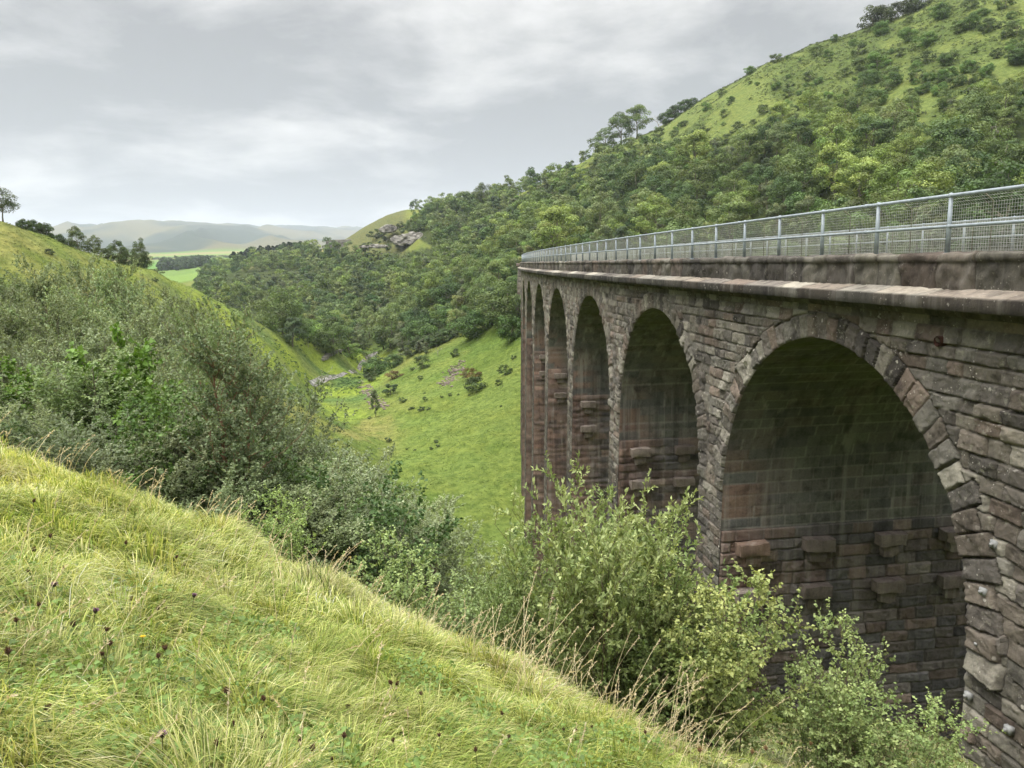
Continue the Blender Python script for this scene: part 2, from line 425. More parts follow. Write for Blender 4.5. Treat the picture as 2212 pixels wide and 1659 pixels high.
def face_bay(sa, sb, k, dz, ds, side=1):
    """front of one bay as a displaced grid; returns (verts, faces, tone, class per face)"""
    ss = np.linspace(sa, sb, max(3, round((sb - sa) / ds) + 1)); ss = np.concatenate([ss, sb + np.array([.03, .06, .09])])
    zb = float(ground_at(np.linspace(sa, sb, 9), 0.0 if side == 1 else -WIDTH).min()) - .8
    nz = max(3, int((WALLTOP - zb) / dz)); zz = WALLTOP - dz * np.arange(nz)
    S, Z = [a.ravel() for a in np.meshgrid(ss, zz, indexing='ij')]
    F = grid_faces(len(ss), nz)
    if side == 1: F = F[:, ::-1]
    if k is not None:
        sc = arch_c(k); dzc = np.maximum(Z - ARCH_Z, 0)
        rho = np.hypot(S - sc, dzc)
        fc = rho[F].mean(1); inside = fc < ARCH_R
        kept = np.zeros(len(S), bool); kept[F[~inside].ravel()] = True
        rem = np.zeros(len(S), bool); rem[F[inside].ravel()] = True
        b = kept & rem
        f = ARCH_R / np.maximum(rho[b], 1e-6)
        S2 = S.copy(); Z2 = Z.copy()
        S2[b] = sc + (S[b] - sc) * f
        up = b & (Z > ARCH_Z); Z2[up] = ARCH_Z + (Z[up] - ARCH_Z) * (ARCH_R / np.maximum(rho[up], 1e-6))
        S, Z = S2, Z2; rho = np.hypot(S - sc, np.maximum(Z - ARCH_Z, 0)); F = F[~inside]
    bid, x, y, w, h = coursed(S, Z, 11 + (side < 0) * 7, ztop=IMPOST + 24 * .28, hmin=.225, hmax=.315, lmin=.34, lmax=.72)
    amp = np.full(S.shape, .070) * (.6 + .8 * hrand(bid, 77))
    top = sstep(-1.35, -1.25, Z); amp = amp * (1 - .55 * top) * (1 - .35 * sstep(-4, -7, Z))
    ring = np.zeros(S.shape, bool)
    if k is not None:
        ang = np.arctan2(np.maximum(Z - ARCH_Z, 0), S - sc)
        nv = 43
        vi = np.clip(np.floor(ang / math.pi * nv), 0, nv - 1).astype(int)
        dep = .50 + .12 * (hrand(vi + 100 * k, 8) - .5) + .22 * (hrand(vi + 100 * k, 9)) * (np.abs(np.cos(math.pi * (vi + .5) / nv)) ** 1.5)
        st = Z < ARCH_Z
        ring = (rho < ARCH_R + dep) & ~st
        wv = math.pi / nv * np.maximum(rho, ARCH_R)
        xr = (ang / math.pi * nv - vi) * wv
        bid = np.where(ring, 900000 + k * 97 + vi, bid)
        x = np.where(ring, xr, x); w = np.where(ring, wv, w)
        y = np.where(ring, rho - ARCH_R + .012, y); h = np.where(ring, dep + .012, h)
        amp = np.where(ring, .062 + .06 * np.abs(np.cos(ang)) + .035 * (hrand(bid, 78) - .5), amp)
        # stones of the coursing end cleanly at the ring
        dr = np.where(~ring & ~st, rho - ARCH_R - dep, 9.0)
        y = np.where(~ring, np.minimum(y, np.maximum(dr, 0) + 0.0), y)
    hgt, d = rockface(x, y, w, h, bid, amp, S, Z)
    O = hgt + .026 * np.maximum(-3.6 - Z, 0)
    if k is not None:
        e = np.abs(rho - ARCH_R) < 1e-4; O = np.where(e, .02 + .026 * np.maximum(-3.6 - Z, 0), O)
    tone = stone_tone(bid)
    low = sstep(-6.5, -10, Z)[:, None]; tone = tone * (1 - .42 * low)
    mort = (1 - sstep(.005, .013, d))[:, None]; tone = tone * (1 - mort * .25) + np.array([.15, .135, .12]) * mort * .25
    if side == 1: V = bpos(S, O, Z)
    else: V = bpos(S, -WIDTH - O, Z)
    cls = np.zeros(len(F), int)
    if k is not None:
        cls[Z[F].mean(1) < IMPOST] = 1
        cls[(ring[F].mean(1) >= .5) & (cls == 0)] = 2
    return V, F, tone, cls, S

def sub_mesh(name, V, F, tone, mat, parent, smooth=False, extra=None):
    u, inv = np.unique(F.ravel(), return_inverse=True)
    ex = {k: v[u] for k, v in extra.items()} if extra else None
    return obj(name, mesh_np(name, V[u], inv.reshape(F.shape), mat, smooth, tone[u], ex), parent)

piers = []
SP = []     # spandrel pieces gathered into the wall of the bridge
def bay_res(k):
    D = 13 + k * ARCH_P
    return float(np.clip(D * .0017, .019, .16)), float(np.clip(D * .0021, .022, .22))

pier_parts = [[] for _ in range(NARCH + 1)]; rings = []
for side in (1, -1):
    for k in range(NARCH):
        c = arch_c(k); dz, ds = bay_res(k)
        if side < 0: dz, ds = .14, .18
        elif k > 8: dz, ds = .2, .25
        a, b = c - ARCH_P / 2, c + ARCH_P / 2
        V, F, T, cls, S = face_bay(a, b, k, dz, ds, side)
        SP.append((V, F[cls == 0], T))
        if (cls == 2).any(): rings.append((k, side, V, F[cls == 2], T))
        for q, m in ((k, S[F].mean(1) < c), (k + 1, S[F].mean(1) >= c)):
            mm = (cls == 1) & m
            if mm.any(): pier_parts[q].append((V, F[mm], T))
    # solid ends: near and far abutment fronts
    for a, b, dz, ds in ((-8.0, 8.6, .06 if side > 0 else .2, .07 if side > 0 else .25), (8.6, arch_c(0) - ARCH_P / 2, .019 if side > 0 else .2, .022 if side > 0 else .25), (arch_c(NARCH - 1) + ARCH_P / 2, 176.0, .2, .25)):
        V, F, T, cls, S = face_bay(a, b, None, dz, ds, side)
        SP.append((V, F, T))

def join_parts(L):
    V = []; F = []; T = []; n = 0
    for v, f, t in L:
        u, inv = np.unique(f.ravel(), return_inverse=True)
        V.append(v[u]); F.append(inv.reshape(f.shape) + n); T.append(t[u]); n += len(u)
    return np.concatenate(V), np.concatenate(F), np.concatenate(T)
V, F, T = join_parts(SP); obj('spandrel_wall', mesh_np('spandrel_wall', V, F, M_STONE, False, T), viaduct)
for k, side, V, F, T in rings:
    sub_mesh('arch_ring', V, F, T, M_STONE, viaduct)

# ---- vaults (undersides) and pier sides
for k in range(NARCH):
    c = arch_c(k); st = ARCH_Z - IMPOST
    r = .042 if k == 0 else .075 if k == 1 else .16 if k < 4 else .3
    L = math.pi * ARCH_R + 2 * st
    na, nw = int(L / r) + 1, int(WIDTH / r) + 1
    a = np.linspace(0, L, na); w = np.linspace(-.02, WIDTH + .02, nw)
    A, Wd = [q.ravel() for q in np.meshgrid(a, w, indexing='ij')]
    th = np.clip((A - st) / ARCH_R, 0, math.pi)
    bid, x, y, bw, bh = coursed(Wd, A, 300 + k, hmin=.30, hmax=.36, lmin=.6, lmax=1.0, ztop=30, zbot=-1)
    d = np.minimum(np.minimum(x, bw - x), np.minimum(y, bh - y))
    dis = -.012 * (1 - sstep(.004, .03, d)) + .008 * (hrand(bid, 5) - .5) * sstep(.02, .05, d) + .006 * fbm(Wd * 5, A * 5, k, 2)
    dis = np.where((Wd < .01) | (Wd > WIDTH - .01), 0, dis)
    rad = ARCH_R + dis * -1
    zl = np.minimum(A, st); zr = np.minimum(L - A, st)
    S = c + rad * np.cos(th); Z = np.where(A < st, IMPOST + A, np.where(A > L - st, IMPOST + (L - A), ARCH_Z + rad * np.sin(th)))
    Wd = Wd - .026 * np.maximum(-3.6 - Z, 0) * np.clip(1 - Wd / 1.0, 0, 1)
    V = bpos(S, -Wd, Z)
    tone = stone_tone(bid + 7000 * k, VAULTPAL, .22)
    red = (sstep(1.6, .4, Wd) * sstep(3.2, .8, A))[:, None] * (hrand(bid, 12) > .35)[:, None]
    tone = tone * (1 - .6 * red) + np.array([.20, .120, .088]) * .6 * red
    m = (1 - sstep(.006, .024, d))[:, None] * (.30 + .25 * hrand(bid, 33))[:, None]; tone = tone * (1 - m) + np.array([.27, .26, .235]) * m
    Fv = grid_faces(na, nw)
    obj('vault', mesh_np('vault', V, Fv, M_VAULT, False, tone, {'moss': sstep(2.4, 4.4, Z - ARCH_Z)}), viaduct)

def jamb_grid(s, sign, k, r):
    zb = float(min(ground_at(s, 0.0), ground_at(s, -WIDTH))) - .8
    zb = min(zb, IMPOST - .5)
    nz, nw = int((IMPOST - zb) / r) + 2, int(WIDTH / (r * 1.15)) + 2
    z = np.linspace(IMPOST, zb, nz); w = np.linspace(0, WIDTH, nw)
    Z, Wd = [q.ravel() for q in np.meshgrid(z, w, indexing='ij')]
    bid, x, y, bw, bh = coursed(Wd, Z, 500 + k * 2 + (sign > 0), hmin=.29, hmax=.37, lmin=.5, lmax=1.0, ztop=IMPOST)
    band = Z > IMPOST - .30
    amp = np.where(band, .015, .065)
    hh, d = rockface(x, y, bw, bh, bid, amp, Wd, Z, joint=.012)
    hh = hh + np.where(band, .045, 0)
    hh = np.where((Wd < 1e-6) | (Wd > WIDTH - 1e-6), 0, hh)
    bat = .026 * np.maximum(-3.6 - Z, 0)
    Wd = -bat + Wd * (WIDTH + 2 * bat) / WIDTH
    V = bpos(s - sign * hh, -Wd, Z)
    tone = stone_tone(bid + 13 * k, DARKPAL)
    mj = (1 - sstep(.010, .024, d))[:, None] * .55; tone = tone * (1 - mj) + np.array([.20, .185, .165]) * mj
    red = (sstep(2.0, .3, Wd + .5 * (hrand(bid, 15) - .5)) * .75)[:, None]
    tone = tone * (1 - .65 * red) + stone_tone(bid, np.array([(.22, .128, .094), (.175, .11, .086), (.24, .16, .125)])) * .65 * red
    pale = (hrand(bid, 61) > .93)[:, None]; tone = np.where(pale, tone * 1.9, tone)
    return V, grid_faces(nz, nw), tone

def rough_block(cx, cy, cz, sx, sy, sz, seed, n=5, amp=.03):
    """weathered stone block: cube grid with rounded, chipped faces (local axes)"""
    V = []; F = []; m = 0
    g = np.linspace(-.5, .5, n)
    for ax in range(3):
        for sg in (-1, 1):
            a, b = np.meshgrid(g, g, indexing='ij'); p = np.zeros((n, n, 3)); p[..., ax] = .5 * sg; p[..., (ax + 1) % 3] = a; p[..., (ax + 2) % 3] = b
            f = grid_faces(n, n) + m
            F.append(f if sg > 0 else f[:, ::-1]); V.append(p.reshape(-1, 3)); m += n * n
    V = np.concatenate(V); q = V / np.abs(V).max(1)[:, None]
    k = (np.abs(V) > .49).sum(1)
    V = V * np.array([sx, sy, sz]); V = V * np.where(k >= 2, .965, 1.0)[:, None]
    for ax in range(3): V[:, ax] += amp * fbm(V[:, 0] * 5 + seed * 3.1, V[:, 1] * 5 + ax * 7, V[:, 2] * 5, 3) * .6
    return V + np.array([cx, cy, cz]), np.concatenate(F)

for q in range(NARCH + 1):
    L = pier_parts[q]
    s_near = arch_c(q - 1) + ARCH_R if q > 0 else None        # side of the pier that faces the camera
    s_far = arch_c(q) - ARCH_R if q < NARCH else None
    r = {1: .030, 2: .055, 3: .08}.get(q, .12 if q < 6 else .25)
    if s_near is not None: L.append(jamb_grid(s_near, 1, q, r))
    if s_far is not None:
        V, F, T = jamb_grid(s_far, -1, q, .15 if q < 3 else .3); L.append((V, F[:, ::-1], T))
    V, F, T = join_parts(L)
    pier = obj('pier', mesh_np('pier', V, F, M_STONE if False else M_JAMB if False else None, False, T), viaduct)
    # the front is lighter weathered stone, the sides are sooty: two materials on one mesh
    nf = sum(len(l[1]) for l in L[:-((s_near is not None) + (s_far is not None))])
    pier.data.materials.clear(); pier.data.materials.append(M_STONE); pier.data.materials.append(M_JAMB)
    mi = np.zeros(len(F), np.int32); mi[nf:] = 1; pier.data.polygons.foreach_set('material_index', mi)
    piers.append(pier)
    if 1 <= q <= 7:
        for row, zc in enumerate((-7.83, -9.20)):
            for wi, wc in enumerate((.72, 2.62, 4.78, 6.75)):
                sd = q * 20 + row * 7 + wi; rr = random.Random(sd)
                bx = MB(); tone = np.array([.155, .132, .115]) * rr.uniform(.85, 1.15) * (1.35 if wi == 0 else 1.0)
                if q == 1 and wi == 0 and row == 0: tone = np.array([.19, .135, .105])
                pr = .36 + rr.uniform(-.04, .04)
                for (ww, hh, dd, zo, pr_) in ((.84 + rr.uniform(-.05, .05), .35, pr, 0, 1), (.46, .34, pr - .12, -.34, .9)):
                    v, f = rough_block(0, 0, 0, ww, dd + .2, hh, sd + zo, 6, .05)
                    Wd = wc + v[:, 0]; O = s_near - (dd / 2 - .1 + v[:, 1]); Zz = zc + zo + v[:, 2]
                    bx.add(bpos(O, -Wd, Zz), f, None, tone * pr_)
                bx.build('corbel', M_JAMB, pier, False)

# ---- cornice and parapet, both sides
def moulding(name, prof, blk, amp, seed, mat, side, tone_k=1.0, seg=None, rock=0.0, ends=(-8.0, 176.0)):
    """profile of (outward, z) swept along the bridge, stone by stone"""
    prof = np.array(prof, float)
    rg = np.random.default_rng(seed); e = [ends[0]]
    while e[-1] < ends[1]: e.append(e[-1] + rg.uniform(*blk))
    e = np.array(e)
    ss = [ends[0]]
    while ss[-1] < ends[1]:
        D = max(abs(ss[-1]), 8); ss.append(ss[-1] + (max(.045, D * .004) if side > 0 else .5))
    ss = np.unique(np.concatenate([np.array(ss), e - .006, e, e + .006])); ss = ss[(ss >= ends[0]) & (ss <= ends[1])]
    P = []; cum = 0; SG = []
    for i in range(len(prof) - 1):
        l = np.hypot(*(prof[i + 1] - prof[i])); n = max(1, int(l / .06)) if side > 0 else 1
        for t in range(n): P.append(prof[i] + (prof[i + 1] - prof[i]) * (t + (.03 if t == 0 else 0)) / n); SG.append(seg[i] if seg else 1.0)
    P.append(prof[-1]); P = np.array(P); SG.append(SG[-1])
    tn = np.gradient(P, axis=0); nn = np.c_[-tn[:, 1], tn[:, 0]]; nn /= np.linalg.norm(nn, axis=1)[:, None] + 1e-9
    if nn[:, 0].sum() < 0: nn = -nn
    S = np.repeat(ss, len(P)); O = np.tile(P[:, 0], len(ss)); Z = np.tile(P[:, 1], len(ss))
    j = np.clip(np.searchsorted(e, S) - 1, 0, len(e) - 2)
    d = np.minimum(S - e[j], e[j + 1] - S)
    n0 = np.tile(nn[:, 0], len(ss)); n1 = np.tile(nn[:, 1], len(ss))
    bid = j + seed * 1000
    a = amp * (.4 + hrand(bid, 6))
    hgt = a * (.5 + .9 * fbm(S * 3.2, Z * 4, O * 4 + bid * .3, 4)) + .010 * (hrand(bid, 9) - .5) - .014 * (1 - sstep(.0, .02, d))
    if rock:
        an = hrand(bid, 60) * 2 * math.pi; xa, za = S * np.cos(an) - Z * np.sin(an), S * np.sin(an) + Z * np.cos(an)
        rk = .042 * vnoise(xa * 7, za * 7, bid * .3, True) + .026 * vnoise(xa * 15, za * 15, bid * .5, True) + .006 * vnoise(S * 40, Z * 40, 2.2)
        hgt = hgt + rk * sstep(-.13, -.17, Z) * sstep(0, .05, d)
    off = np.clip(hgt, -.03, .09)
    O2 = O + n0 * off; Z2 = Z + n1 * off * .7 + .010 * (hrand(bid, 19) - .5)
    V = bpos(S, O2 if side > 0 else -WIDTH - O2, Z2)
    F = grid_faces(len(ss), len(P))
    if side < 0: F = F[:, ::-1]
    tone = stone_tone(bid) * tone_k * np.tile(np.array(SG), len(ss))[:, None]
    jm = (1 - sstep(.004, .022, d))[:, None] * .45
    tone = tone * (1 - jm) + np.array([.05, .045, .04]) * jm
    return obj(name, mesh_np(name, V, F, mat, False, tone), viaduct)

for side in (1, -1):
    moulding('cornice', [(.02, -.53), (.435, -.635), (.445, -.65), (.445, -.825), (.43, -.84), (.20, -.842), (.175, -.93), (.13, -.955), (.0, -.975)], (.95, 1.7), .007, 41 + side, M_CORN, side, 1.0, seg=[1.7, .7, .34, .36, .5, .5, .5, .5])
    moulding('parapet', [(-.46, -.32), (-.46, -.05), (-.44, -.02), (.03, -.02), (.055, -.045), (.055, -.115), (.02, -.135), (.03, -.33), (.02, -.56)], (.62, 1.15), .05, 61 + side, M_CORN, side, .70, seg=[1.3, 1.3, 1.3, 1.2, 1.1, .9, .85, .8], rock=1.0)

# ---- deck
g = N('gravel_and_grass'); tc = g.n('ShaderNodeTexCoord').outputs['Object']
c = g.ramp(g.noise(tc, 1.7, 6, .65), [(.36, (.05, .075, .022)), (.5, (.09, .11, .035)), (.6, (.20, .18, .14)), (.75, (.26, .24, .20))])
bs = g.n('ShaderNodeBsdfPrincipled', i_Base_Color=c, i_Roughness=.95); g.set(g.out.inputs[0], bs.outputs[0]); M_DECK = g.m
ss = np.linspace(-8, 176, 400); ww = np.linspace(.44, WIDTH - .44, 14)
S, Wd = [q.ravel() for q in np.meshgrid(ss, ww, indexing='ij')]
V = bpos(S, -Wd, -.27 + .03 * fbm(S * 2, Wd * 2, 1, 3))
obj('deck', mesh_np('deck', V, grid_faces(400, 14)[:, ::-1], M_DECK, True), viaduct)

# ---- far abutment wing, battered, turned out beside the last visible bays
w = MB()
zz = np.linspace(-.6, -17, 80)
def wing_face(p0, p1, q0, q1, seed):
    nu = 60; u = np.linspace(0, 1, nu)
    U, Zt = [a.ravel() for a in np.meshgrid(u, np.linspace(0, 1, 120), indexing='ij')]
    p0, p1, q0, q1 = map(np.array, (p0, p1, q0, q1))
    P = (p0[None] * (1 - U[:, None]) + p1[None] * U[:, None]) * (1 - Zt[:, None]) + (q0[None] * (1 - U[:, None]) + q1[None] * U[:, None]) * Zt[:, None]
    L = np.linalg.norm(p1 - p0); Hh = abs(q0[2] - p0[2])
    bid, x, y, bw, bh = coursed(U * L, -Zt * Hh, seed, ztop=.0)
    hh, d = rockface(x, y, bw, bh, bid, .06, U * L, Zt * Hh)
    n = np.cross(p1 - p0, q0 - p0); n /= np.linalg.norm(n); n = n * -1
    return P + n * hh[:, None], grid_faces(nu, 120)[:, ::-1], stone_tone(bid)
L = [wing_face((2.0, 158.5, -.75), (7.5, 157, -.75), (.7, 157.2, -17), (7.5, 155.5, -17), 801),
     wing_face((2.0, 170, -.75), (2.0, 158.5, -.75), (.7, 171, -17), (.7, 157.2, -17), 802)]
V, F, T = join_parts(L); obj('abutment', mesh_np('abutment', V, F, M_STONE, False, T), viaduct)
v, f = rough_block(4.2, 164, -.55, 5.4, 12.2, .75, 5, 8, .04)
b = MB(); b.add(v, f, None, (.16, .13, .11)); b.build('coping', M_CORN, viaduct, False)

# ---- small fittings on the face
for px, py in ((2159.5, 1174.5), (2138, 1276.5), (2131.6, 1388.6), (2110.4, 1501), (2198.7, 1573.7)):
    s, z = on_face(px, py); b = MB()
    for (sa, za, o0, o1) in ((.055, .055, .02, .10), (.02, .02, .09, .14)):
        p = [(s + a * sa, o, z + q * za) for o in (o0, o1) for a, q in ((-1, -1), (1, -1), (1, 1), (-1, 1))]
        p = np.array(p); p[:, 1] += .026 * np.maximum(-3.6 - p[:, 2], 0); b.add(bpos(p[:, 0], p[:, 1], p[:, 2]), [(0, 1, 2, 3), (7, 6, 5, 4), (0, 4, 5, 1), (1, 5, 6, 2), (2, 6, 7, 3), (3, 7, 4, 0)])
    b.build('tie_plate', M_PLATE, viaduct, False)
s, z = on_face(2039, 737); b = MB()
th = np.linspace(0, 2 * math.pi, 17)[:-1]
for ra, rb, o0, o1 in ((.085, .085, -.1, .115), (.064, .064, .116, -.30)):
    P = np.concatenate([bpos(s + ra * np.cos(th), o0, z + ra * np.sin(th)), bpos(s + rb * np.cos(th), o1, z + rb * np.sin(th))])
    b.add(P, [(i, (i + 1) % 16, 16 + (i + 1) % 16, 16 + i) for i in range(16)])
b.add(bpos(s + .063 * np.cos(th), -.28, z + .056 * np.sin(th)), [(0, i, i + 1, i + 2) for i in range(1, 14, 2)], None, (.1, .1, .1))
b.build('drain_pipe', M_PIPE, viaduct)

# ------------------------------------------------------------------ railings
def railing(name, label, w0, inward):
    root = thing(name, label, 'railing', (0, 0, 0), 'railings along the viaduct')
    P0, DP, Hh = 12.11, 1.8326, .945
    idx = range(-6, 89)
    post = None
    for i in idx:
        s = P0 + i * DP
        base = bpos(s, -w0, -.03)
        if post is None:
            b = MB(); b.tube([(0, 0, 0), (0, 0, .03)], .062, 10); b.tube([(0, 0, .03), (0, 0, .43), (0, 0, .87)], [.040, .036, .030], 10)
            b.ball((0, 0, .435), .048, 10); b.ball((0, 0, .902), .046, 10)
            post = b.build('post', M_RAIL, root, True); o = post
        else:
            o = post.copy(); COL.objects.link(o); o.parent = root
        o.location = base.tolist()
    ss = np.arange(P0 - 6 * DP, P0 + 88 * DP + .1, DP / 4)
    for nm, zz, rr in (('top_rail', .872, .0295), ('mid_rail', .405, .0265)):
        b = MB(); b.tube(bpos(ss, -w0, zz), rr, 8)
        for k, i in enumerate(idx):
            if k % 3 == 1:
                sj = P0 + i * DP + .35; b.tube(bpos(np.array([sj - .06, sj + .06]), -w0, zz), rr * 1.25, 8)
        b.build(nm, M_RAIL, root)
    # wire mesh standing behind the rails, its top edge bent back to the top rail
    prof = np.array([(.20, 0.02), (.20, .745), (.055, .855)])
    b = MB(); s0, s1 = ss[0], ss[-1]
    hw = .0020
    vs = np.arange(s0, s1, .05); n = len(vs)
    tri = np.array([(-hw, -hw), (hw, -hw), (0, hw)])
    rows = []
    for (wi, z) in prof:
        for (da, db) in tri: rows.append(bpos(vs + da, -(w0 + inward * (wi + db)), z))
    V = np.stack(rows, 1)                     # n,9,3
    f = []
    for lev in (0, 3):
        for q in range(3): f.append((lev + q, lev + (q + 1) % 3, lev + 3 + (q + 1) % 3, lev + 3 + q))
    F = (np.array(f)[None] + (np.arange(n) * 9)[:, None, None]).reshape(-1, 4)
    b.add(V.reshape(-1, 3), F)
    hs = np.arange(s0, s1, .9)
    for z in list(np.arange(.03, .75, .05)) + [.78, .82, .855]:
        wi = .20 if z <= .745 else .20 + (.055 - .20) * (z - .745) / (.855 - .745)
        b.tube(bpos(hs, -(w0 + inward * wi), z), .0025, 3, False)
    b.build('wire_mesh', M_WIRE, root, False)
    pm = None
    for i in idx:
        s = P0 + i * DP - .62
        o0 = bpos(s, -w0, 0.0)
        pp = MB(); pp.tube(bpos(np.full(3, s), -(w0 + inward * (prof[:, 0] + .012)), prof[:, 1]) - o0, .011, 5)
        pp.build('mesh_upright', M_PANELPOST, root, False, o0.tolist())
    return root
railing('railing', 'pale grey tubular railing with wire mesh on the near parapet', .12, 1)
railing('railing', 'pale grey railing on the far parapet seen through the nearer wire mesh', WIDTH - .12, -1)
# ------------------------------------------------------------------ ground sheet
def tone_field(X, Y, z):
    """what grows where, as linear colour (vegetation zones; shade of the tree gaps painted into the wood floor)"""
    px, py, d = proj(X, np.maximum(Y, .5), z); r = np.hypot(X, Y)
    green = np.array([.105, .145, .030]); yellow = np.array([.190, .205, .064]); lush = np.array([.080, .135, .026]); brack = np.array([.045, .095, .030])
    n = fbm(X * .035, Y * .035, 1.5, 4); n2 = fbm(X * .18, Y * .18, 4.5, 4)
    c = green + (yellow - green) * sstep(-.25, .5, n + .4 * n2)[..., None] * .55
    def blend(c, col, m): return c * (1 - m[..., None]) + np.asarray(col) * m[..., None]
    front = Y > 0
    spur = sstep(60, 90, r) * (1 - sstep(215, 240, r)) * sstep(-20, -40, X + .12 * (Y - 150)) * front
    c = blend(c, yellow * 1.0, spur * .8 * sstep(-.45, .45, n + .7 * n2))
    c = blend(c, brack * 1.15, spur * sstep(.30, .46, fbm(X * .05 + 9, Y * .05, 7.7, 3)))
    mead = sstep(110, 150, r) * (1 - sstep(222, 240, r)) * sstep(-75, -45, X + 6 * n) * (1 - sstep(-30, -24, X + 3 * n)) * front
    c = blend(c, np.array([.135, .19, .05]), np.maximum(mead, 0) * .7)
    c = blend(c, brack * 1.35, mead * .5 * sstep(-.35, .1, fbm(X * .06, Y * .12, 8.1, 3)))
    c = blend(c, np.array([.19, .26, .04]), mead * .9 * sstep(-.16, .05, fbm(X * .07 + 3, Y * .10, 2.1, 2)))
    bank = (X > -26) * sstep(60, 75, r) * (1 - sstep(165, 180, r)) * front
    c = blend(c, np.array([.118, .175, .040]), bank * .8 * sstep(-.6, .1, n2 + .4))
    c = blend(c, np.array([.225, .215, .075]), bank * .8 * sstep(-14, -24, X) * sstep(88, 104, Y) * sstep(150, 120, Y) * sstep(-.5, .3, n2))
    c = blend(c, lush, bank * .7 * sstep(.1, .35, fbm(X * .06, Y * .06, 12.3, 3)))
    wood = (in_poly(px, py, WOOD_R) | in_poly(px, py, WOOD_L)) * sstep(100, 130, r) * (1 - sstep(700, 760, r)) * front * (1 - spur) * (1 - mead)
    hill = front * sstep(150, 170, r) * (1 - sstep(560, 620, r)) * sstep(15, 40, X)
    c = blend(c, np.array([.034, .050, .017]), wood * .9)  # wood floor painted darker to stand for shade between the crowns
    openh = hill * sstep(.02, .12, (py < 330 - 0) * 1.0 * sstep(1240, 1300, px) * sstep(0, 30, 560 - .36 * (px - 1000) - py + 110))
    c = blend(c, np.array([.120, .160, .046]), openh)
    c = blend(c, np.array([.072, .105, .030]), openh * .8 * sstep(.0, .3, fbm(X * .05, Y * .05, 3.1, 4)))
    shelf = front * sstep(400, 420, r) * sstep(690, 705, px) * (1 - sstep(868, 885, px)) * (1 - sstep(545, 560, py))
    c = blend(c, np.array([.110, .125, .052]), shelf)
    far = sstep(560, 620, r) * (1 - sstep(2300, 2700, r)) * front
    fld = np.array([(.10, .21, .045), (.14, .23, .055), (.20, .22, .08), (.12, .20, .05), (.23, .22, .10)])
    fi = (_hash(np.floor((X + .35 * Y) / 190), np.floor((Y - .2 * X) / 260), np.zeros_like(X)) * 5).astype(int) % 5
    c = blend(c, np.array([1., 1, 1]), far * 0) * (1 - far[..., None]) + fld[fi] * far[..., None]
    fell = sstep(2300, 2700, r)
    fc = np.array([.115, .112, .068]) + (np.array([.040, .056, .050]) - np.array([.115, .112, .068])) * sstep(-.25, .4, fbm(X * .0030 + Y * .0006, Y * .0010, 9.2, 5))[..., None]
    c = c * (1 - fell[..., None]) + fc * fell[..., None]
    return np.clip(c, .01, .6)

rr = np.concatenate([[.05, .3], np.exp(np.linspace(np.log(.7), np.log(11500), 460))])
tf = np.radians(np.linspace(-50, 50, 520)); tb = np.radians(np.linspace(50, 310, 90)[1:-1])
tt = np.concatenate([tf, tb]); na = len(tt)
R_, T_ = np.meshgrid(rr, tt, indexing='ij'); X, Y = R_ * np.sin(T_), R_ * np.cos(T_)
Z = height(X, Y)
i = np.arange(len(rr) - 1)[:, None] * na; j = np.arange(na)[None]; jn = (j + 1) % na
F = np.stack([i + j, i + na + j, i + na + jn, i + jn], -1).reshape(-1, 4)[:, ::-1]
g = N('hill_pasture'); tc = g.n('ShaderNodeTexCoord').outputs['Object']
at = g.n('ShaderNodeAttribute', attribute_name='tone').outputs['Color']
n1 = g.noise(tc, .9, 6, .68); n2 = g.noise(tc, 5, 5, .7); n3 = g.noise(tc, .13, 5, .6)
c = g.mix(g.maprange(n1, .36, .66, 0, 1), g.mix(1.0, at, (.62, .66, .60), 'MULTIPLY'), g.mix(1.0, at, (1.3, 1.22, 1.2), 'MULTIPLY'))
c = g.mix(g.maprange(n3, .42, .62, 0, .5), c, g.mix(1.0, c, (1.18, 1.02, .9), 'MULTIPLY'))
bs = g.n('ShaderNodeBsdfPrincipled', i_Base_Color=c, i_Roughness=1.0); bs.inputs['Specular IOR Level'].default_value = .1
bp = g.n('ShaderNodeBump', i_Strength=.6, i_Distance=.35, i_Height=g.math('ADD', n1, g.math('MULTIPLY', n2, .4)))
g.set(bs.inputs['Normal'], bp.outputs[0]); g.set(g.out.inputs[0], bs.outputs[0]); M_GROUND = g.m
ground = obj('ground', mesh_np('ground', np.stack([X, Y, Z], -1), F, M_GROUND, True, tone_field(X, Y, Z)))
tag(ground, 'grassy hillsides, valley floor, fields and distant fells', None, None, 'structure')
# ------------------------------------------------------------------ foliage
def leaf_material(name, trans=.35, rough=.55, var=.22, spec=.3):
    g = N(name); at = g.n('ShaderNodeAttribute', attribute_name='tone').outputs['Color']
    oi = g.n('ShaderNodeObjectInfo')
    c = g.mix(1.0, at, oi.outputs['Color'], 'MULTIPLY')
    bs = g.n('ShaderNodeBsdfPrincipled', i_Base_Color=c, i_Roughness=rough); bs.inputs['Specular IOR Level'].default_value = spec
    tr = g.n('ShaderNodeBsdfTranslucent', i_Color=g.mix(1.0, c, (1.25, 1.2, .7), 'MULTIPLY'))
    mx = g.n('ShaderNodeMixShader', i_0=trans); g.set(mx.inputs[1], bs.outputs[0]); g.set(mx.inputs[2], tr.outputs[0])
    g.set(g.out.inputs[0], mx.outputs[0]); return g.m
M_LEAF = leaf_material('leaf', .28); M_GRASS = leaf_material('grass_blade', .38, .5, .2, .22)

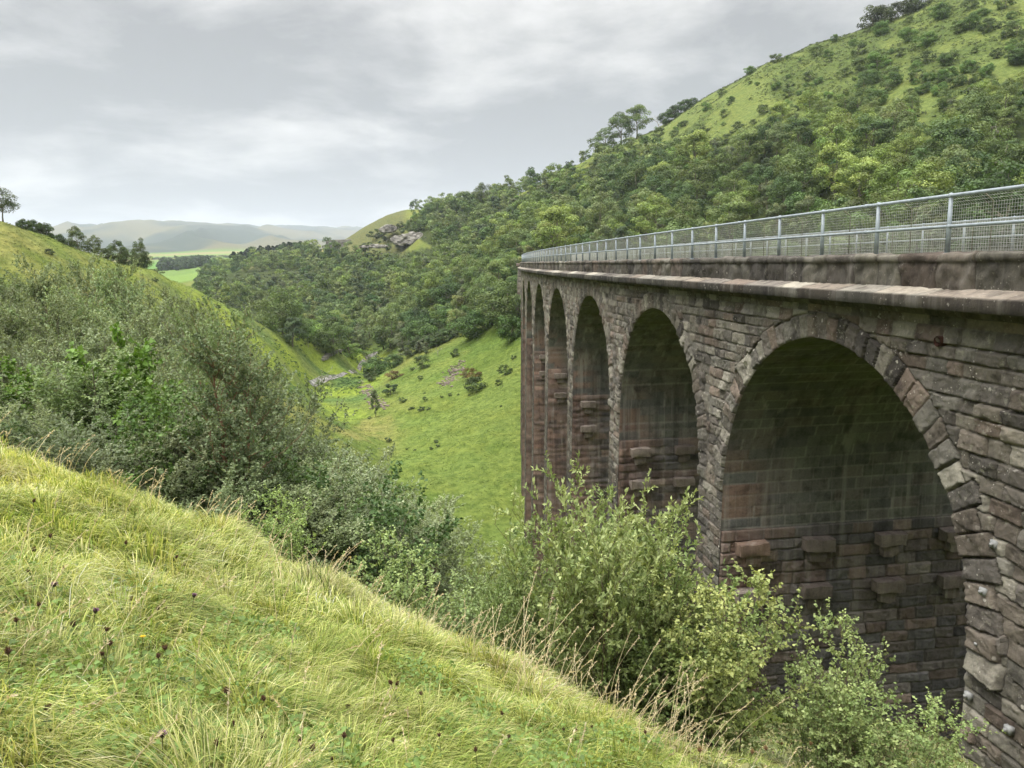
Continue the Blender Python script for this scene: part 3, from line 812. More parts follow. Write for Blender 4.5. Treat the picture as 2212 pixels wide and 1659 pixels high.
def bark_material(name, col, var=.4):
    g = N(name); tc = g.n('ShaderNodeTexCoord').outputs['Object']
    n = g.noise(g.scaled(tc, (6, 6, 1.2)), 3, 5, .65)
    c = g.mix(n, tuple(x * (1 - var) for x in col), tuple(x * (1 + var) for x in col))
    bs = g.n('ShaderNodeBsdfPrincipled', i_Base_Color=c, i_Roughness=.9); g.set(g.out.inputs[0], bs.outputs[0]); return g.m
M_BARK = bark_material('grey_bark', (.16, .145, .10)); M_BIRCH = bark_material('red_brown_birch_bark', (.25, .15, .085)); M_DEAD = bark_material('pale_dead_wood', (.30, .28, .24))
M_TWIG = bark_material('brown_twig', (.12, .09, .055))

def unit(v): return v / (np.linalg.norm(v, axis=-1, keepdims=True) + 1e-12)

def leaves(C, A, Nn, L, Wd, tone, fold=.18):
    """folded leaf shapes: centre, axis, normal, length, width -> verts, tris, colours"""
    A = unit(A); B = unit(np.cross(A, Nn)); Nn = np.cross(B, A)
    L = np.broadcast_to(L, (len(C),))[:, None]; Wd = np.broadcast_to(Wd, (len(C),))[:, None]
    base = C - A * L / 2; tip = C + A * L / 2 - Nn * L * .12
    l = C - A * L * .06 + B * Wd / 2 + Nn * Wd * fold; r = C - A * L * .06 - B * Wd / 2 + Nn * Wd * fold
    V = np.stack([base, r, tip, l], 1).reshape(-1, 3)
    q = np.arange(len(C))[:, None] * 4
    F = np.concatenate([q + np.array([[0, 1, 2]]), q + np.array([[0, 2, 3]])])
    return V, F, np.repeat(tone, 4, 0)

def crown_far(seed, h, rad, low=.12, nclump=34, nleaf=5200, leaf=.36, tone=(.07, .11, .035), top=1.0, squash=1.0, hole=.0, droop=0.0):
    """crown of leaf clumps about (0,0) from low*h to h; returns mesh data and clump centres"""
    rg = np.random.default_rng(seed)
    C = []
    while len(C) < nclump:
        p = rg.normal(size=3); p /= np.linalg.norm(p); p *= rg.uniform(.35, 1.0) ** .5
        zz = (p[2] + 1) / 2
        wid = rad * (1 - .55 * max(0, zz - .45) ** 1.3 * top) * (.72 + .28 * min(1, zz / .25))
        q = np.array([p[0] * wid, p[1] * wid, h * (low + (1 - low) * zz * .93)])
        C.append(q)
    C = np.array(C) + rg.normal(0, rad * .06, (nclump, 3))
    cr = rad * rg.uniform(.20, .40, nclump)
    ct = 1 + rg.normal(0, .22, (nclump, 1)) + np.array([[.05, 0, -.02]]) * rg.normal(0, 1, (nclump, 1))
    k = rg.choice(nclump, nleaf, p=cr ** 2 / (cr ** 2).sum())
    d = unit(rg.normal(size=(nleaf, 3))); d[:, 2] = np.abs(d[:, 2]) * rg.choice([1, 1, 1, -.6], nleaf) ; d = unit(d)
    rr = cr[k] * rg.uniform(.45, 1.05, nleaf) ** .6
    P = C[k] + d * rr[:, None] * np.array([1, 1, .78 * squash])
    P[:, 2] -= droop * rg.uniform(0, 1, nleaf) * cr[k]
    Nn = unit(d * 1.1 + rg.normal(0, .34, (nleaf, 3)) + np.array([0, 0, .35]))
    A = unit(np.cross(Nn, rg.normal(size=(nleaf, 3))))
    L = leaf * rg.uniform(.6, 1.35, nleaf)
    T = np.array(tone) * ct[k] * (1 + rg.normal(0, .17, (nleaf, 1)))
    return leaves(P, A, Nn, L, L * .75, np.clip(T, .012, .5)) + (C, cr)

def trunk_mesh(name, seed, h, C, mat, rad=None, nl=9, low=.55):
    rg = np.random.default_rng(seed); b = MB(); rad = rad or h * .018
    top = np.array([rg.normal(0, .03) * h, rg.normal(0, .03) * h, h * .72])
    pts = np.array([[0, 0, -.4], [0, 0, h * .15], top * .5 + np.array([rg.normal(0, .02) * h, 0, 0]), top])
    b.tube(pts, [rad * 1.35, rad, rad * .7, rad * .25], 6)
    o = np.argsort(rg.random(len(C)))[:nl]
    for c in C[o]:
        t = np.clip(c[2] / h * .6, .1, .62); s = pts[1] * (1 - t) + pts[3] * t
        m = (s + c) / 2 + np.array([0, 0, -.03 * h])
        b.tube([s, m, c], [rad * .5, rad * .3, rad * .1], 4, False)
    fl = [np.concatenate(b.f4)] + ([np.concatenate(b.f3)] if b.f3 else [])
    return mesh_np(name, np.concatenate(b.v), fl, mat, True)

def bare_mesh(name, seed, h, mat, spread=.5):
    """leafless tree: forking limbs"""
    rg = np.random.default_rng(seed); b = MB()
    def grow(p, d, L, r, lev):
        n = 4; pts = [p]; q = p
        for i in range(n):
            d = unit(d + rg.normal(0, .16, 3)); q = q + d * L / n; pts.append(q)
        b.tube(pts, np.linspace(r, r * .55, n + 1), 5 if lev < 2 else 3, False)
        if lev < 4:
            for i in range(3 if lev < 2 else 2 + (rg.random() < .4)):
                d2 = unit(d + rg.normal(0, spread, 3) + np.array([0, 0, .12])); grow(pts[rg.integers(2, n + 1)], d2, L * rg.uniform(.55, .8), r * .52, lev + 1)
    grow(np.array([0, 0, -.3]), np.array([.05, 0, 1.]), h * .36, h * .022, 0)
    return mesh_np(name, np.concatenate(b.v), np.concatenate(b.f4), mat, True)

def shrub_np(seed, h, spread, nstem=6, nbr=20, ntw=8, nlf=9, leaf=.06, lw=.55, tone=(.08, .11, .04), t2=None, up=.55, twig=.35, low=.18, rad=None, droop=.3, bend=.25, tipy=0.0, brlen=.34, stemcone=None):
    """leafy shrub or young tree grown stem > branch > twig > leaf; returns wood MB and leaf mesh data"""
    rg = np.random.default_rng(seed); wood = MB(); rad = rad or h * .009
    TW0 = []; TW1 = []
    for i in range(nstem):
        an = rg.uniform(0, 2 * math.pi); out = (rg.uniform(0, 1) ** .6) * (stemcone if stemcone is not None else spread * .55)
        L = h * rg.uniform(.72, 1.0) if i else h
        d0 = np.array([math.cos(an) * out, math.sin(an) * out, 0])
        n = 9; t = np.linspace(0, 1, n)[:, None]
        P = np.array([[math.cos(an) * .05 * nstem * .3, math.sin(an) * .05 * nstem * .3, -.25]]) + d0 * (t ** .8) * 1.0 + np.array([[0, 0, L + .25]]) * t * (1 - .06 * out * t)
        P[1:] += np.cumsum(rg.normal(0, h * .010, (n - 1, 3)), 0)
        r0 = rad * rg.uniform(.7, 1.1); wood.tube(P, np.linspace(r0, r0 * .15, n), 5, False)
        for j in range(nbr):
            tt_ = low + (1 - low) * (j + rg.uniform(0, 1)) / nbr; f = tt_ * (n - 1); k = min(int(f), n - 2)
            s = P[k] + (P[k + 1] - P[k]) * (f - k)
            a2 = rg.uniform(0, 2 * math.pi)
            d = unit(np.array([math.cos(a2), math.sin(a2), up + rg.normal(0, .22)]))
            bl = h * brlen * rg.uniform(.5, 1.1) * (1 - .62 * tt_) * (.55 + .45 * min(1, tt_ / .35)) * (.6 + .4 * spread / (h * .45 + 1e-6)) + twig * .4
            m = 5; q = np.linspace(0, 1, m)[:, None]
            B = s + d * bl * q + np.array([0, 0, bend * bl]) * q ** 2 + np.concatenate([[np.zeros(3)], np.cumsum(rg.normal(0, bl * .05, (m - 1, 3)), 0)])
            wood.tube(B, np.linspace(r0 * .32 * (1 - .6 * tt_), .0025, m), 3, False)
            for w in range(ntw):
                f2 = (.2 + .8 * (w + rg.uniform(0, 1)) / ntw) * (m - 1); k2 = min(int(f2), m - 2)
                s2 = B[k2] + (B[k2 + 1] - B[k2]) * (f2 - k2)
                dd = unit(unit(B[-1] - B[0]) * .7 + rg.normal(0, .55, 3) + np.array([0, 0, up * .35]))
                TW0.append(s2); TW1.append(s2 + dd * twig * rg.uniform(.5, 1.1))
    TW0 = np.array(TW0); TW1 = np.array(TW1); n = len(TW0)
    t = (np.arange(nlf)[None] + rg.uniform(0, 1, (n, nlf))) / nlf; t = .12 + .9 * t
    tw = (TW1 - TW0)
    P = TW0[:, None] + tw[:, None] * t[..., None]; P = P.reshape(-1, 3)
    ax = np.repeat(unit(tw), nlf, 0)
    A = unit(ax * .7 + rg.normal(0, .6, P.shape) + np.array([0, 0, -droop]))
    Nn = unit(np.array([0, 0, .9]) + rg.normal(0, .55, P.shape))
    L = leaf * rg.uniform(.6, 1.25, len(P))
    P = P + A * L[:, None] * .55
    T = np.array(tone) * (1 + rg.normal(0, .18, (len(P), 1)))
    if t2 is not None:
        cl = np.repeat(rg.random((n, 1)), nlf, 0); mixv = np.clip((cl + .25 * rg.random((len(P), 1)) + tipy * (P[:, 2:3] / h - .6)), 0, 1) ** 2
        T = T * (1 - mixv) + np.array(t2) * (1 + rg.normal(0, .15, (len(P), 1))) * mixv
    lv = leaves(P, A, Nn, L, L * lw, np.clip(T, .01, .6))
    # twigs as thin three-sided shoots, in one go
    hw = .0022 if twig > .25 else .0016
    o = np.array([[hw, 0, 0], [-hw, hw, 0], [-hw, -hw, 0]])
    V = np.concatenate([TW0[:, None] + o[None], TW1[:, None] + o[None] * .4], 1).reshape(-1, 3)
    q = np.arange(n)[:, None] * 6
    F = np.concatenate([q + np.array([[a, (a + 1) % 3, 3 + (a + 1) % 3, 3 + a]]) for a in range(3)])
    wood.add(V, F)
    return wood, lv

class Kind:
    """a plant kind: shared crown and trunk meshes, stamped out as things"""
    def __init__(s, crown, trunk, h): s.crown = crown; s.trunk = trunk; s.h = h
def plant(kind, name, label, cat, X, Y, h, group=None, tint=(1, 1, 1), wid=1.0, rot=None, z=None, sink=.1, crown_name='crown', trunk_name='trunk'):
    if z is None: z = float(height(np.array([X]), np.array([Y]))[0])
    o = thing(name, label, cat, (X, Y, z - sink), group)
    k = h / kind.h; o.scale = (k * wid, k * wid, k); o.rotation_euler = (0, 0, rot if rot is not None else random.uniform(0, 6.28))
    for nm, me in ((crown_name, kind.crown), (trunk_name, kind.trunk)):
        if me is None: continue
        c = bpy.data.objects.new(nm, me); COL.objects.link(c); c.parent = o; c.color = (*tint, 1)
    return o

def at_px(px, py, Y):
    t, u = ray(px, py); return float(t) * Y, Y, float(u) * Y

_gY = np.exp(np.linspace(np.log(14), np.log(720), 900))
def ground_hit(px, py, ymin=14.0):
    """where the sight line through a survey point first meets the ground beyond ymin"""
    t, u = ray(px, py); Y = _gY[_gY >= ymin]
    z = height(float(t) * Y, Y); b = np.nonzero(z >= float(u) * Y)[0]
    if not len(b): return None
    i = b[0]; return float(t) * Y[i], Y[i], float(z[i])

# ---- far woodland kinds (fine leaf clumps)
def far_kind(seed, h, rad, trunk=True, mat=None, **k):
    V, F, T, C, cr = crown_far(seed, h, rad, **k)
    return Kind(mesh_np('crown', V, F, M_LEAF, False, T), trunk_mesh('trunk', seed, h, C, mat or M_BARK) if trunk else None, h)
BROAD = [far_kind(101 + i, 10, 4.3 + .3 * (i % 2), low=.05, nclump=44, nleaf=6500, leaf=.34, tone=(.098, .145, .046)) for i in range(3)]
ASH = [far_kind(121 + i, 12, 4.0, low=.18, nclump=38, nleaf=4800, leaf=.34, tone=(.130, .178, .062)) for i in range(3)]
NARROW = [far_kind(141 + i, 10, 2.6, low=.06, nclump=36, nleaf=4600, leaf=.28, tone=(.130, .165, .080), top=1.25, droop=.5) for i in range(2)]
BUSHY = [far_kind(161 + i, 6, 3.6, low=.0, nclump=40, nleaf=5200, leaf=.30, tone=(.082, .138, .040), top=.8) for i in range(3)]
OPEN = [far_kind(181 + i, 12, 4.8, low=.26, nclump=40, nleaf=5200, leaf=.32, tone=(.100, .130, .055)) for i in range(2)]
SMALL = [far_kind(201 + i, 2, 1.25, low=.0, nclump=22, nleaf=1600, leaf=.14, tone=(.072, .105, .038)) for i in range(3)]
GORSE = far_kind(215, 2, .8, low=.0, nclump=14, nleaf=900, leaf=.14, tone=(.055, .088, .034), top=1.2)
DEADS = [Kind(None, bare_mesh('trunk', 231 + i, 8, M_DEAD, .55), 8) for i in range(2)]
# ------------------------------------------------------------------ woodland on the far hillside
GLADES = [[(795,470),(870,462),(880,478),(935,500),(945,545),(930,578),(870,585),(800,570)],[(480,592),(640,583),(700,600),(600,622),(470,625)],[(705,515),(800,500),(870,505),(880,530),(780,538),(700,534)]]
rg = np.random.default_rng(2024)
cand = []
n = 60000
r_ = np.sqrt(rg.uniform(110 ** 2, 640 ** 2, n)); th = rg.uniform(math.radians(-24), math.radians(41), n)
X, Y = r_ * np.sin(th), r_ * np.cos(th); Z = height(X, Y); qx, qy, _ = proj(X, Y, Z)
ok = (in_poly(qx, qy, WOOD_R) | in_poly(qx, qy, WOOD_L))
for p in GLADES: ok &= ~in_poly(qx, qy, p)
s_y = np.interp(np.clip(np.hypot(X - BX0, Y), 0, 400), [0, 400], [0, 1])
fx = BX0 + BM * Y + BC * Y * Y
ok &= ~((np.abs(X - fx - 3.8) < 9) & (Y < 178))                     # keep clear of the bridge
ok &= ~((qx < 600) & (Y < 315))
ok &= ~((X < 8) & (Y < 172) & (qy < 700) & (qx > 1060))
idx = np.nonzero(ok)[0]; sel = []; cells = {}
for i in idx:
    sp = 6.0 + 1.4 * (Y[i] > 260) + .6 * _hash(np.array([i]), np.array([1]), np.array([2]))[0]
    cx, cy = int(X[i] // 8), int(Y[i] // 8); bad = False
    for a in (-1, 0, 1):
        for b in (-1, 0, 1):
            for j in cells.get((cx + a, cy + b), ()):
                if (X[i] - X[j]) ** 2 + (Y[i] - Y[j]) ** 2 < sp * sp: bad = True
    if not bad: cells.setdefault((cx, cy), []).append(i); sel.append(i)
sel = np.array(sel)
# hidden ones are left out: walk the sight line up to a point inside the crown
def seen(i, up):
    t = np.linspace(.12, .985, 90); return not np.any(base_height(X[i] * t, Y[i] * t) > (Z[i] + up) * t)
sel = np.array([i for i in sel if seen(i, 6)])
sel = sel[np.argsort(r_[sel])]
NSINGLE = 262
WOODKINDS = {
 'broad': (BROAD, 'broadleaf_tree', 'tree', (7, 12)), 'ash': (ASH, 'ash_tree', 'tree', (9, 14)), 'narrow': (NARROW, 'birch_tree', 'tree', (6.5, 10)),
 'bushy': (BUSHY, 'hazel_tree', 'tree', (3.5, 7))}
def wood_kind(i):
    n = fbm(X[i] * .035, Y[i] * .035, 3.3, 2); u = _hash(np.array([i]), np.array([5]), np.array([6]))[0]
    v = u + .35 * float(n)
    return 'narrow' if v < .22 else 'broad' if v < .58 else 'bushy' if v < .80 else 'ash'
TINTS = [((1.22, 1.2, 1.2), 'mid green'), ((1.8, 1.7, 1.4), 'pale yellowish'), ((.70, .82, .84), 'dark green'), ((1.5, 1.38, 1.65), 'greyish')]
def zone(i):
    if qx[i] < 880 and qy[i] > 640: return 'low on the slope above the meadow'
    if qx[i] < 760: return 'on the far left wooded ridge'
    if qx[i] < 1118: return 'between cliff and viaduct end'
    if qx[i] < 1500: return 'above the far half of the railing'
    if qx[i] < 1850: return 'above the middle of the railing'
    return 'above the nearest railing posts'
KN = {'broad': 'round crowned broadleaf tree', 'ash': 'tall loose crowned ash tree', 'narrow': 'slender drooping birch tree', 'bushy': 'low bushy hazel tree'}
far_rest = []
cnt = 0
for q, i in enumerate(sel):
    kd = wood_kind(i); lst, nm, cat, hr = WOODKINDS[kd]; rr_ = random.Random(int(i))
    h = rr_.uniform(*hr); ti = rr_.choices(range(4), [.42, .22, .24, .12])[0]
    if qy[i] < 330 and qx[i] > 1500: h *= .72
    sc = rr_.uniform(.92, 1.08); tint = tuple(c * sc for c in TINTS[ti][0])
    if q < NSINGLE:
        lab = '%s %s %s' % (TINTS[ti][1], KN[kd], zone(i))
        plant(lst[int(i) % len(lst)], nm, lab, cat, X[i], Y[i], h, 'hillside trees, ' + lab, tint, rr_.uniform(.9, 1.2), z=float(Z[i]))
    else: far_rest.append((i, kd, h, tint))
# the remaining wood in the distance reads as one mass
VV = []; FF = []; TT = []; nv = 0
protos = {}
for kd, tone, rad, hh in (('broad', (.098, .145, .046), 4.4, 10), ('ash', (.130, .178, .062), 4.0, 12), ('narrow', (.130, .165, .08), 2.7, 10), ('bushy', (.082, .138, .040), 3.6, 6)):
    protos[kd] = [crown_far(900 + a, hh, rad, low=.05, nclump=26, nleaf=1500, leaf=.52, tone=tone)[:3] + (hh,) for a in range(3)]
for i, kd, h, tint in far_rest:
    V, F, T, hh = protos[kd][int(i) % 3]; k = h / hh; a = (int(i) * 2.399) % 6.28; c, s_ = math.cos(a), math.sin(a)
    P = np.stack([(V[:, 0] * c - V[:, 1] * s_) * k * 1.05 + X[i], (V[:, 0] * s_ + V[:, 1] * c) * k * 1.05 + Y[i], V[:, 2] * k + Z[i]], 1)
    VV.append(P); FF.append(F + nv); TT.append(T * np.array(tint)); nv += len(V)
if VV:
    o = obj('distant_wood', mesh_np('distant_wood', np.concatenate(VV), np.concatenate(FF), M_LEAF, False, np.concatenate(TT)))
    tag(o, 'distant part of the mixed wood on the ridge', None, None, 'stuff')
print('wood', len(sel), 'rest', len(far_rest))

# undergrowth and bracken between the trees and on the open hill
def scatter_clumps(name, label, n, test, size, tone, rmin, rmax, thr, seed, leafn=14, flat=.7):
    g2 = np.random.default_rng(seed)
    r = np.sqrt(g2.uniform(rmin ** 2, rmax ** 2, n)); t = g2.uniform(*thr, n); x, y = r * np.sin(t), r * np.cos(t)
    z = height(x, y); px, py, _ = proj(x, y, z); m = test(x, y, z, px, py); x, y, z = x[m], y[m], z[m]
    m_ = len(x)
    s = g2.uniform(*size, m_)
    d = unit(g2.normal(size=(m_, leafn, 3))); d[..., 2] = np.abs(d[..., 2]) * flat
    P = np.stack([x, y, z], 1)[:, None] + d * s[:, None, None] * g2.uniform(.3, 1, (m_, leafn, 1))
    Nn = unit(d + np.array([0, 0, .5]) + g2.normal(0, .4, d.shape)); A = np.cross(Nn, g2.normal(size=d.shape))
    L = np.repeat(s * .55, leafn) * g2.uniform(.6, 1.3, m_ * leafn)
    tn = np.asarray(tone)[g2.integers(0, len(tone), m_)] if tone is not None else tone_field(x, y, z) * g2.uniform(.9, 1.15, (m_, 1))
    T = np.repeat(tn, leafn, 0) * (1 + g2.normal(0, .16, (m_ * leafn, 1)))
    V, F, C = leaves(P.reshape(-1, 3), A.reshape(-1, 3), Nn.reshape(-1, 3), L, L * .6, np.clip(T, .01, .5))
    o = obj(name, mesh_np(name, V, F, M_LEAF, False, C)); tag(o, label, None, None, 'stuff'); return o
OPENHILL = [(1230,372),(1300,345),(1400,340),(1480,325),(1560,330),(1640,290),(1760,245),(1850,205),(1960,215),(2080,220),(2180,190),(2420,150),(2420,-200),(2002,-10),(1890,40),(1752,90),(1661,130),(1570,180),(1500,225),(1389,285)]
scatter_clumps('undergrowth', 'low scrub and bracken under the hillside trees', 16000, lambda x, y, z, px, py: in_poly(px, py, WOOD_R) | in_poly(px, py, WOOD_L), (.5, 1.3), [(.030, .050, .016), (.045, .070, .022), (.08, .105, .032)], 100, 520, (math.radians(-22), math.radians(40)), 5)  # scrub colours lowered so the gaps between trees look shaded
scatter_clumps('hill_bracken', 'bracken and heather patches on the open upper hillside', 42000,
    lambda x, y, z, px, py: in_poly(px, py, OPENHILL) & (fbm(x * .05, y * .05, 3.1, 4) + .5 * fbm(x * .2, y * .2, 1.1, 2) > -.12), (.35, .9), [(.075, .110, .034), (.095, .130, .040), (.080, .100, .042), (.115, .155, .046)], 150, 420, (math.radians(2), math.radians(41)), 6, 10, .5)

def spot(kind, name, label, cat, px, py, hpx, Y=None, group=None, tint=(1, 1, 1), wid=1.0, ymin=40, **k):
    """a plant whose foot stands at a survey point; hpx = its height in survey pixels"""
    if Y is None:
        g_ = ground_hit(px, py, ymin)
        if g_ is None: return
        x, y, z = g_
    else:
        x, y, z = at_px(px, py, Y); z = float(height(np.array([x]), np.array([y]))[0])
    return plant(kind, name, label, cat, x, y, hpx * y / (FOC * KW) * 1.02, group, tint, wid, z=z, **k)

# skyline trees of the hill
spot(OPEN[0], 'ash_tree', 'lone round topped tree standing clear on the skyline left of the viaduct end', 'tree', 1043, 412, 56, 430, wid=.8)
spot(ASH[1], 'ash_tree', 'pale open ash tree leftmost of the skyline clump on the open hill', 'tree', 1306, 336, 50, 372, tint=(1.0, 1.05, 1.1), wid=1.35)
spot(ASH[0], 'ash_tree', 'pale open ash tree in the middle of the skyline clump', 'tree', 1342, 332, 68, 366, tint=(1.0, 1.05, 1.1), wid=1.2)
spot(ASH[2], 'ash_tree', 'tallest pale ash tree right of the skyline clump', 'tree', 1376, 324, 70, 360, tint=(1.05, 1.1, 1.05), wid=1.1)
spot(DEADS[0], 'dead_tree', 'bare leafless tree on the skyline beside the ash clump', 'tree', 1425, 280, 48, 358)
for px, py, h in ((1458, 262, 30), (1478, 250, 26), (1495, 236, 20), (1440, 275, 28)):
    spot(BUSHY[0], 'hawthorn_bush', 'dark rounded bush in the skyline row right of the bare tree', 'bush', px, py, h, 345, 'dark skyline bushes by the bare tree', (.8, .8, .85))
for px, py, h, w in ((1885, 56, 46, 1), (1905, 46, 38, 1), (1935, 32, 34, 1.1), (1962, 24, 32, 1.2), (1990, 22, 26, 1.2), (2030, 20, 30, 1.2), (2060, 25, 26, 1.3)):
    spot(SMALL[px % 3], 'hawthorn_bush', 'dark wind bent thorn bush on the highest part of the skyline', 'bush', px, py, h, 282, 'thorn bushes on the top skyline', (.95, .85, 1.0), w)
for px, py, h, Y in ((1740, 330, 60, 205), (2150, 230, 85, 165), (1785, 340, 45, 200), (2105, 250, 55, 172), (1920, 480, 40, 136), (1200, 420, 26, 330), (1340, 430, 42, 225), (1460, 445, 40, 190), (1610, 400, 46, 195), (1660, 470, 36, 155), (1840, 430, 44, 150), (2040, 400, 60, 138), (1010, 600, 36, 240), (930, 650, 38, 240), (760, 640, 30, 310), (1060, 520, 30, 290), (880, 600, 30, 300)):
    spot(DEADS[px % 2], 'dead_tree', 'bare pale branched dead tree among the green hillside trees', 'tree', px, py, h, Y, 'bare trees among the hillside wood')
spot(BUSHY[1], 'hazel_tree', 'bright green rounded tree standing out high in the wood above the railing', 'tree', 1948, 268, 58, 182, tint=(1.25, 1.5, .9))
gr = np.random.default_rng(88)
for q in range(430):
    px, py = gr.uniform(1260, 2212), gr.uniform(15, 330)
    if not in_poly(np.array(px), np.array(py), OPENHILL): continue
    if py > 300 - .33 * (px - 1400) or gr.random() < .6:
        spot((SMALL + BUSHY)[q % 6], 'hillside_bush', 'small bush or scrub tree dotted over the open upper hillside', 'bush', px, py, gr.uniform(6, 22) * (1 + .5 * (px > 1850)), None, 'bushes on the open hillside', tuple(np.array([1, 1, 1]) * gr.uniform(1.05, 1.8)), gr.uniform(.9, 1.3), 100)
# trees on the cliff top ridge
for px, py, h, tn in ((885, 462, 32, 0), (905, 458, 30, 1), (925, 452, 40, 2), (945, 447, 38, 0), (965, 442, 34, 0), (985, 436, 32, 2), (1005, 430, 22, 1), (1075, 412, 20, 0), (1100, 408, 22, 2), (1150, 395, 24, 0), (1175, 385, 22, 1), (1210, 375, 16, 0)):
    spot(BROAD[px % 3], 'broadleaf_tree', '%s tree on the skyline ridge left of the lone ash' % TINTS[tn][1] if px < 1040 else '%s tree on the skyline ridge above the viaduct end' % TINTS[tn][1], 'tree', px, py, h, 452 if px < 1040 else 415, 'ridge top trees %d %d' % (tn, px < 1040), TINTS[tn][0], .9)

# ---- rock outcrops and the quarry wall
g = N('limestone'); tc = g.n('ShaderNodeTexCoord').outputs['Object']
n1 = g.noise(g.scaled(tc, (1, 1, 2.2)), .35, 6, .65)
c = g.ramp(n1, [(.3, (.06, .055, .048)), (.46, (.17, .16, .14)), (.6, (.27, .255, .23)), (.70, (.12, .14, .06))])
bs = g.n('ShaderNodeBsdfPrincipled', i_Base_Color=c, i_Roughness=.95); g.set(g.out.inputs[0], bs.outputs[0]); M_ROCK = g.m
M_SCREE = plain('scree_stone', (.22, .175, .155), .95, 0, .35, 2)
def outcrop(label, px, py, Y, wpx, hpx, depth, seed, rot=0.0):
    """crag with a broken outline: stepped joints and beds, thinning out towards its ends"""
    x, y, z = at_px(px, py, Y); k = Y / (FOC * KW); w, h = wpx * k, hpx * k
    v, f = rough_block(0, 0, 0, w, depth, h, seed, 44, 0.0)
    e = 2 * v[:, 0] / w; prof = np.clip(1 - np.abs(e) ** 5, .25, 1) * (.85 + .22 * vnoise(v[:, 0] * .5, seed, 1.0, True))
    v[:, 2] = v[:, 2] * prof + (vnoise(v[:, 0] * .2, seed, 5.0)) * h * .10
    st = np.floor(v[:, 2] / 1.0 + .5 * vnoise(v[:, 0] * .3, seed, 0))
    blk = np.floor(v[:, 0] / 1.5 + 1.4 * _hash(st, np.full(st.shape, seed), np.zeros(st.shape)))
    out = .8 * _hash(blk, st, np.full(st.shape, seed)) + .7 * fbm(v[:, 0] * .3, v[:, 2] * .3, seed, 3)
    v[:, 1] += np.where(v[:, 1] < 0, -out + 1.2 * np.abs(e) ** 2, 0) + (v[:, 2] + h / 2) * .35
    v += .35 * np.stack([fbm(v[:, 0] * .7, v[:, 1] * .7, v[:, 2] * .7 + q * 9, 2) for q in range(3)], 1)
    o = obj('rock_outcrop', mesh_np('rock_outcrop', v, f, M_ROCK, False), None, (x, y, z)); o.rotation_euler = (0, 0, rot)
    return tag(o, label, 'rock outcrop', 'limestone outcrops of the old quarry')
outcrop('largest grey limestone cliff face below the ridge top trees', 886, 518, 438, 80, 28, 12, 5)
outcrop('grey limestone crag at the tip of the ridge above the grassy shelf', 838, 495, 458, 38, 17, 12, 9, .15)
outcrop('small low limestone ledge under the grassy quarry shelf', 808, 532, 438, 60, 8, 6, 13)
wv, wf = rough_block(0, 0, 0, 24, 3, 7.5, 3, 16, .02)
x, y, z = at_px(745, 530, 500)
bid, bx, by, bw, bh = coursed(wv[:, 0], wv[:, 2], 77, ztop=6, zbot=-6, hmin=.6, hmax=.9, lmin=1, lmax=2)
qw = obj('quarry_wall', mesh_np('quarry_wall', wv, wf, M_ROCK, False), None, (x, y, z)); tag(qw, 'straight grey masonry wall at the old quarry beside the grassy shelf', 'wall')
for px, py, h in ((740, 519, 9), (768, 517, 8), (812, 512, 22), (850, 470, 7), (795, 497, 5), (705, 520, 8), (815, 488, 6), (828, 480, 7), (842, 474, 7), (858, 468, 10), (866, 474, 12), (850, 482, 8), (822, 500, 6), (786, 508, 8), (778, 514, 7)):
    spot(SMALL[px % 3], 'hillside_bush', 'small dark bush on the grassy quarry shelf or crag', 'bush', px, py, h, 470, 'bushes on the quarry shelf', (.8, .85, .9), 1.2)

for px, py, h in ((868, 486, 10), (830, 512, 9), (905, 552, 18), (928, 548, 24), (880, 555, 16), (860, 552, 15), (838, 548, 12), (800, 552, 16), (770, 550, 18), (940, 525, 26), (818, 482, 6), (780, 545, 16), (740, 540, 14), (905, 492, 14), (921, 500, 14)):
    spot(BUSHY[px % 3], 'hazel_tree', 'rounded green tree growing round the foot and ledges of the limestone cliff', 'tree', px, py, h, 446 if py > 530 else 462, 'trees round the limestone cliff', (1.0, .95, 1.0) if px % 2 else (.75, .8, .85), 1.0)
# ---- left spur: hedge and scattered trees along the dry grass crest
x = 0
spot(OPEN[1], 'hawthorn_tree', 'open branched tree at the left edge of the photo on the spur crest', 'tree', 8, 490, 72, 106, wid=1.0)
for q, (px, py, h) in enumerate(((48, 500, 24), (60, 503, 30), (75, 506, 34), (88, 510, 40), (99, 517, 42), (112, 520, 24), (124, 524, 32), (137, 528, 34), (150, 533, 30), (160, 536, 26))):
    spot((BUSHY + [NARROW[0]])[q % 4], 'hedge_bush', 'dark hedge bush in the row running down the spur crest', 'bush', px, py + 6, h, 112 + q * 1.5, 'hedge bushes on the spur crest', (.78, .75, .85), .75)
for (px, py, h, kd, lab, w) in ((170, 547, 52, ASH[0], 'leaning tree with bare foot just below the crest hedge', .95), (205, 556, 46, ASH[1], 'spreading tree second below the crest hedge', 1.0),
        (258, 578, 52, BROAD[0], 'dense round tree on the spur crest before the green fields', .85), (280, 585, 40, BROAD[1], 'lower round tree nestled right of the dense round tree', .8),
        (308, 597, 64, BROAD[2], 'tall upright rounded tree at the foot of the crest row', .62), (320, 610, 40, OPEN[0], 'flat topped pine like tree lowest in the crest row', .9)):
    spot(kd, 'broadleaf_tree', lab, 'tree', px, py, h, 118 + (px - 150) * .16, None, (.92, .88, .95), w)
for q, (px, py, h) in enumerate(((185, 553, 20), (220, 566, 26), (235, 572, 24), (270, 588, 22), (290, 596, 22), (300, 600, 20), (335, 612, 16), (340, 608, 22), (300, 608, 18), (262, 618 - 30, 18))):
    spot(SMALL[q % 3], 'hedge_bush', 'small bush filling between the trees of the crest row', 'bush', px, py, h, 120 + (px - 150) * .16, 'small bushes between the crest trees', (.95, .9, .9), 1.2)
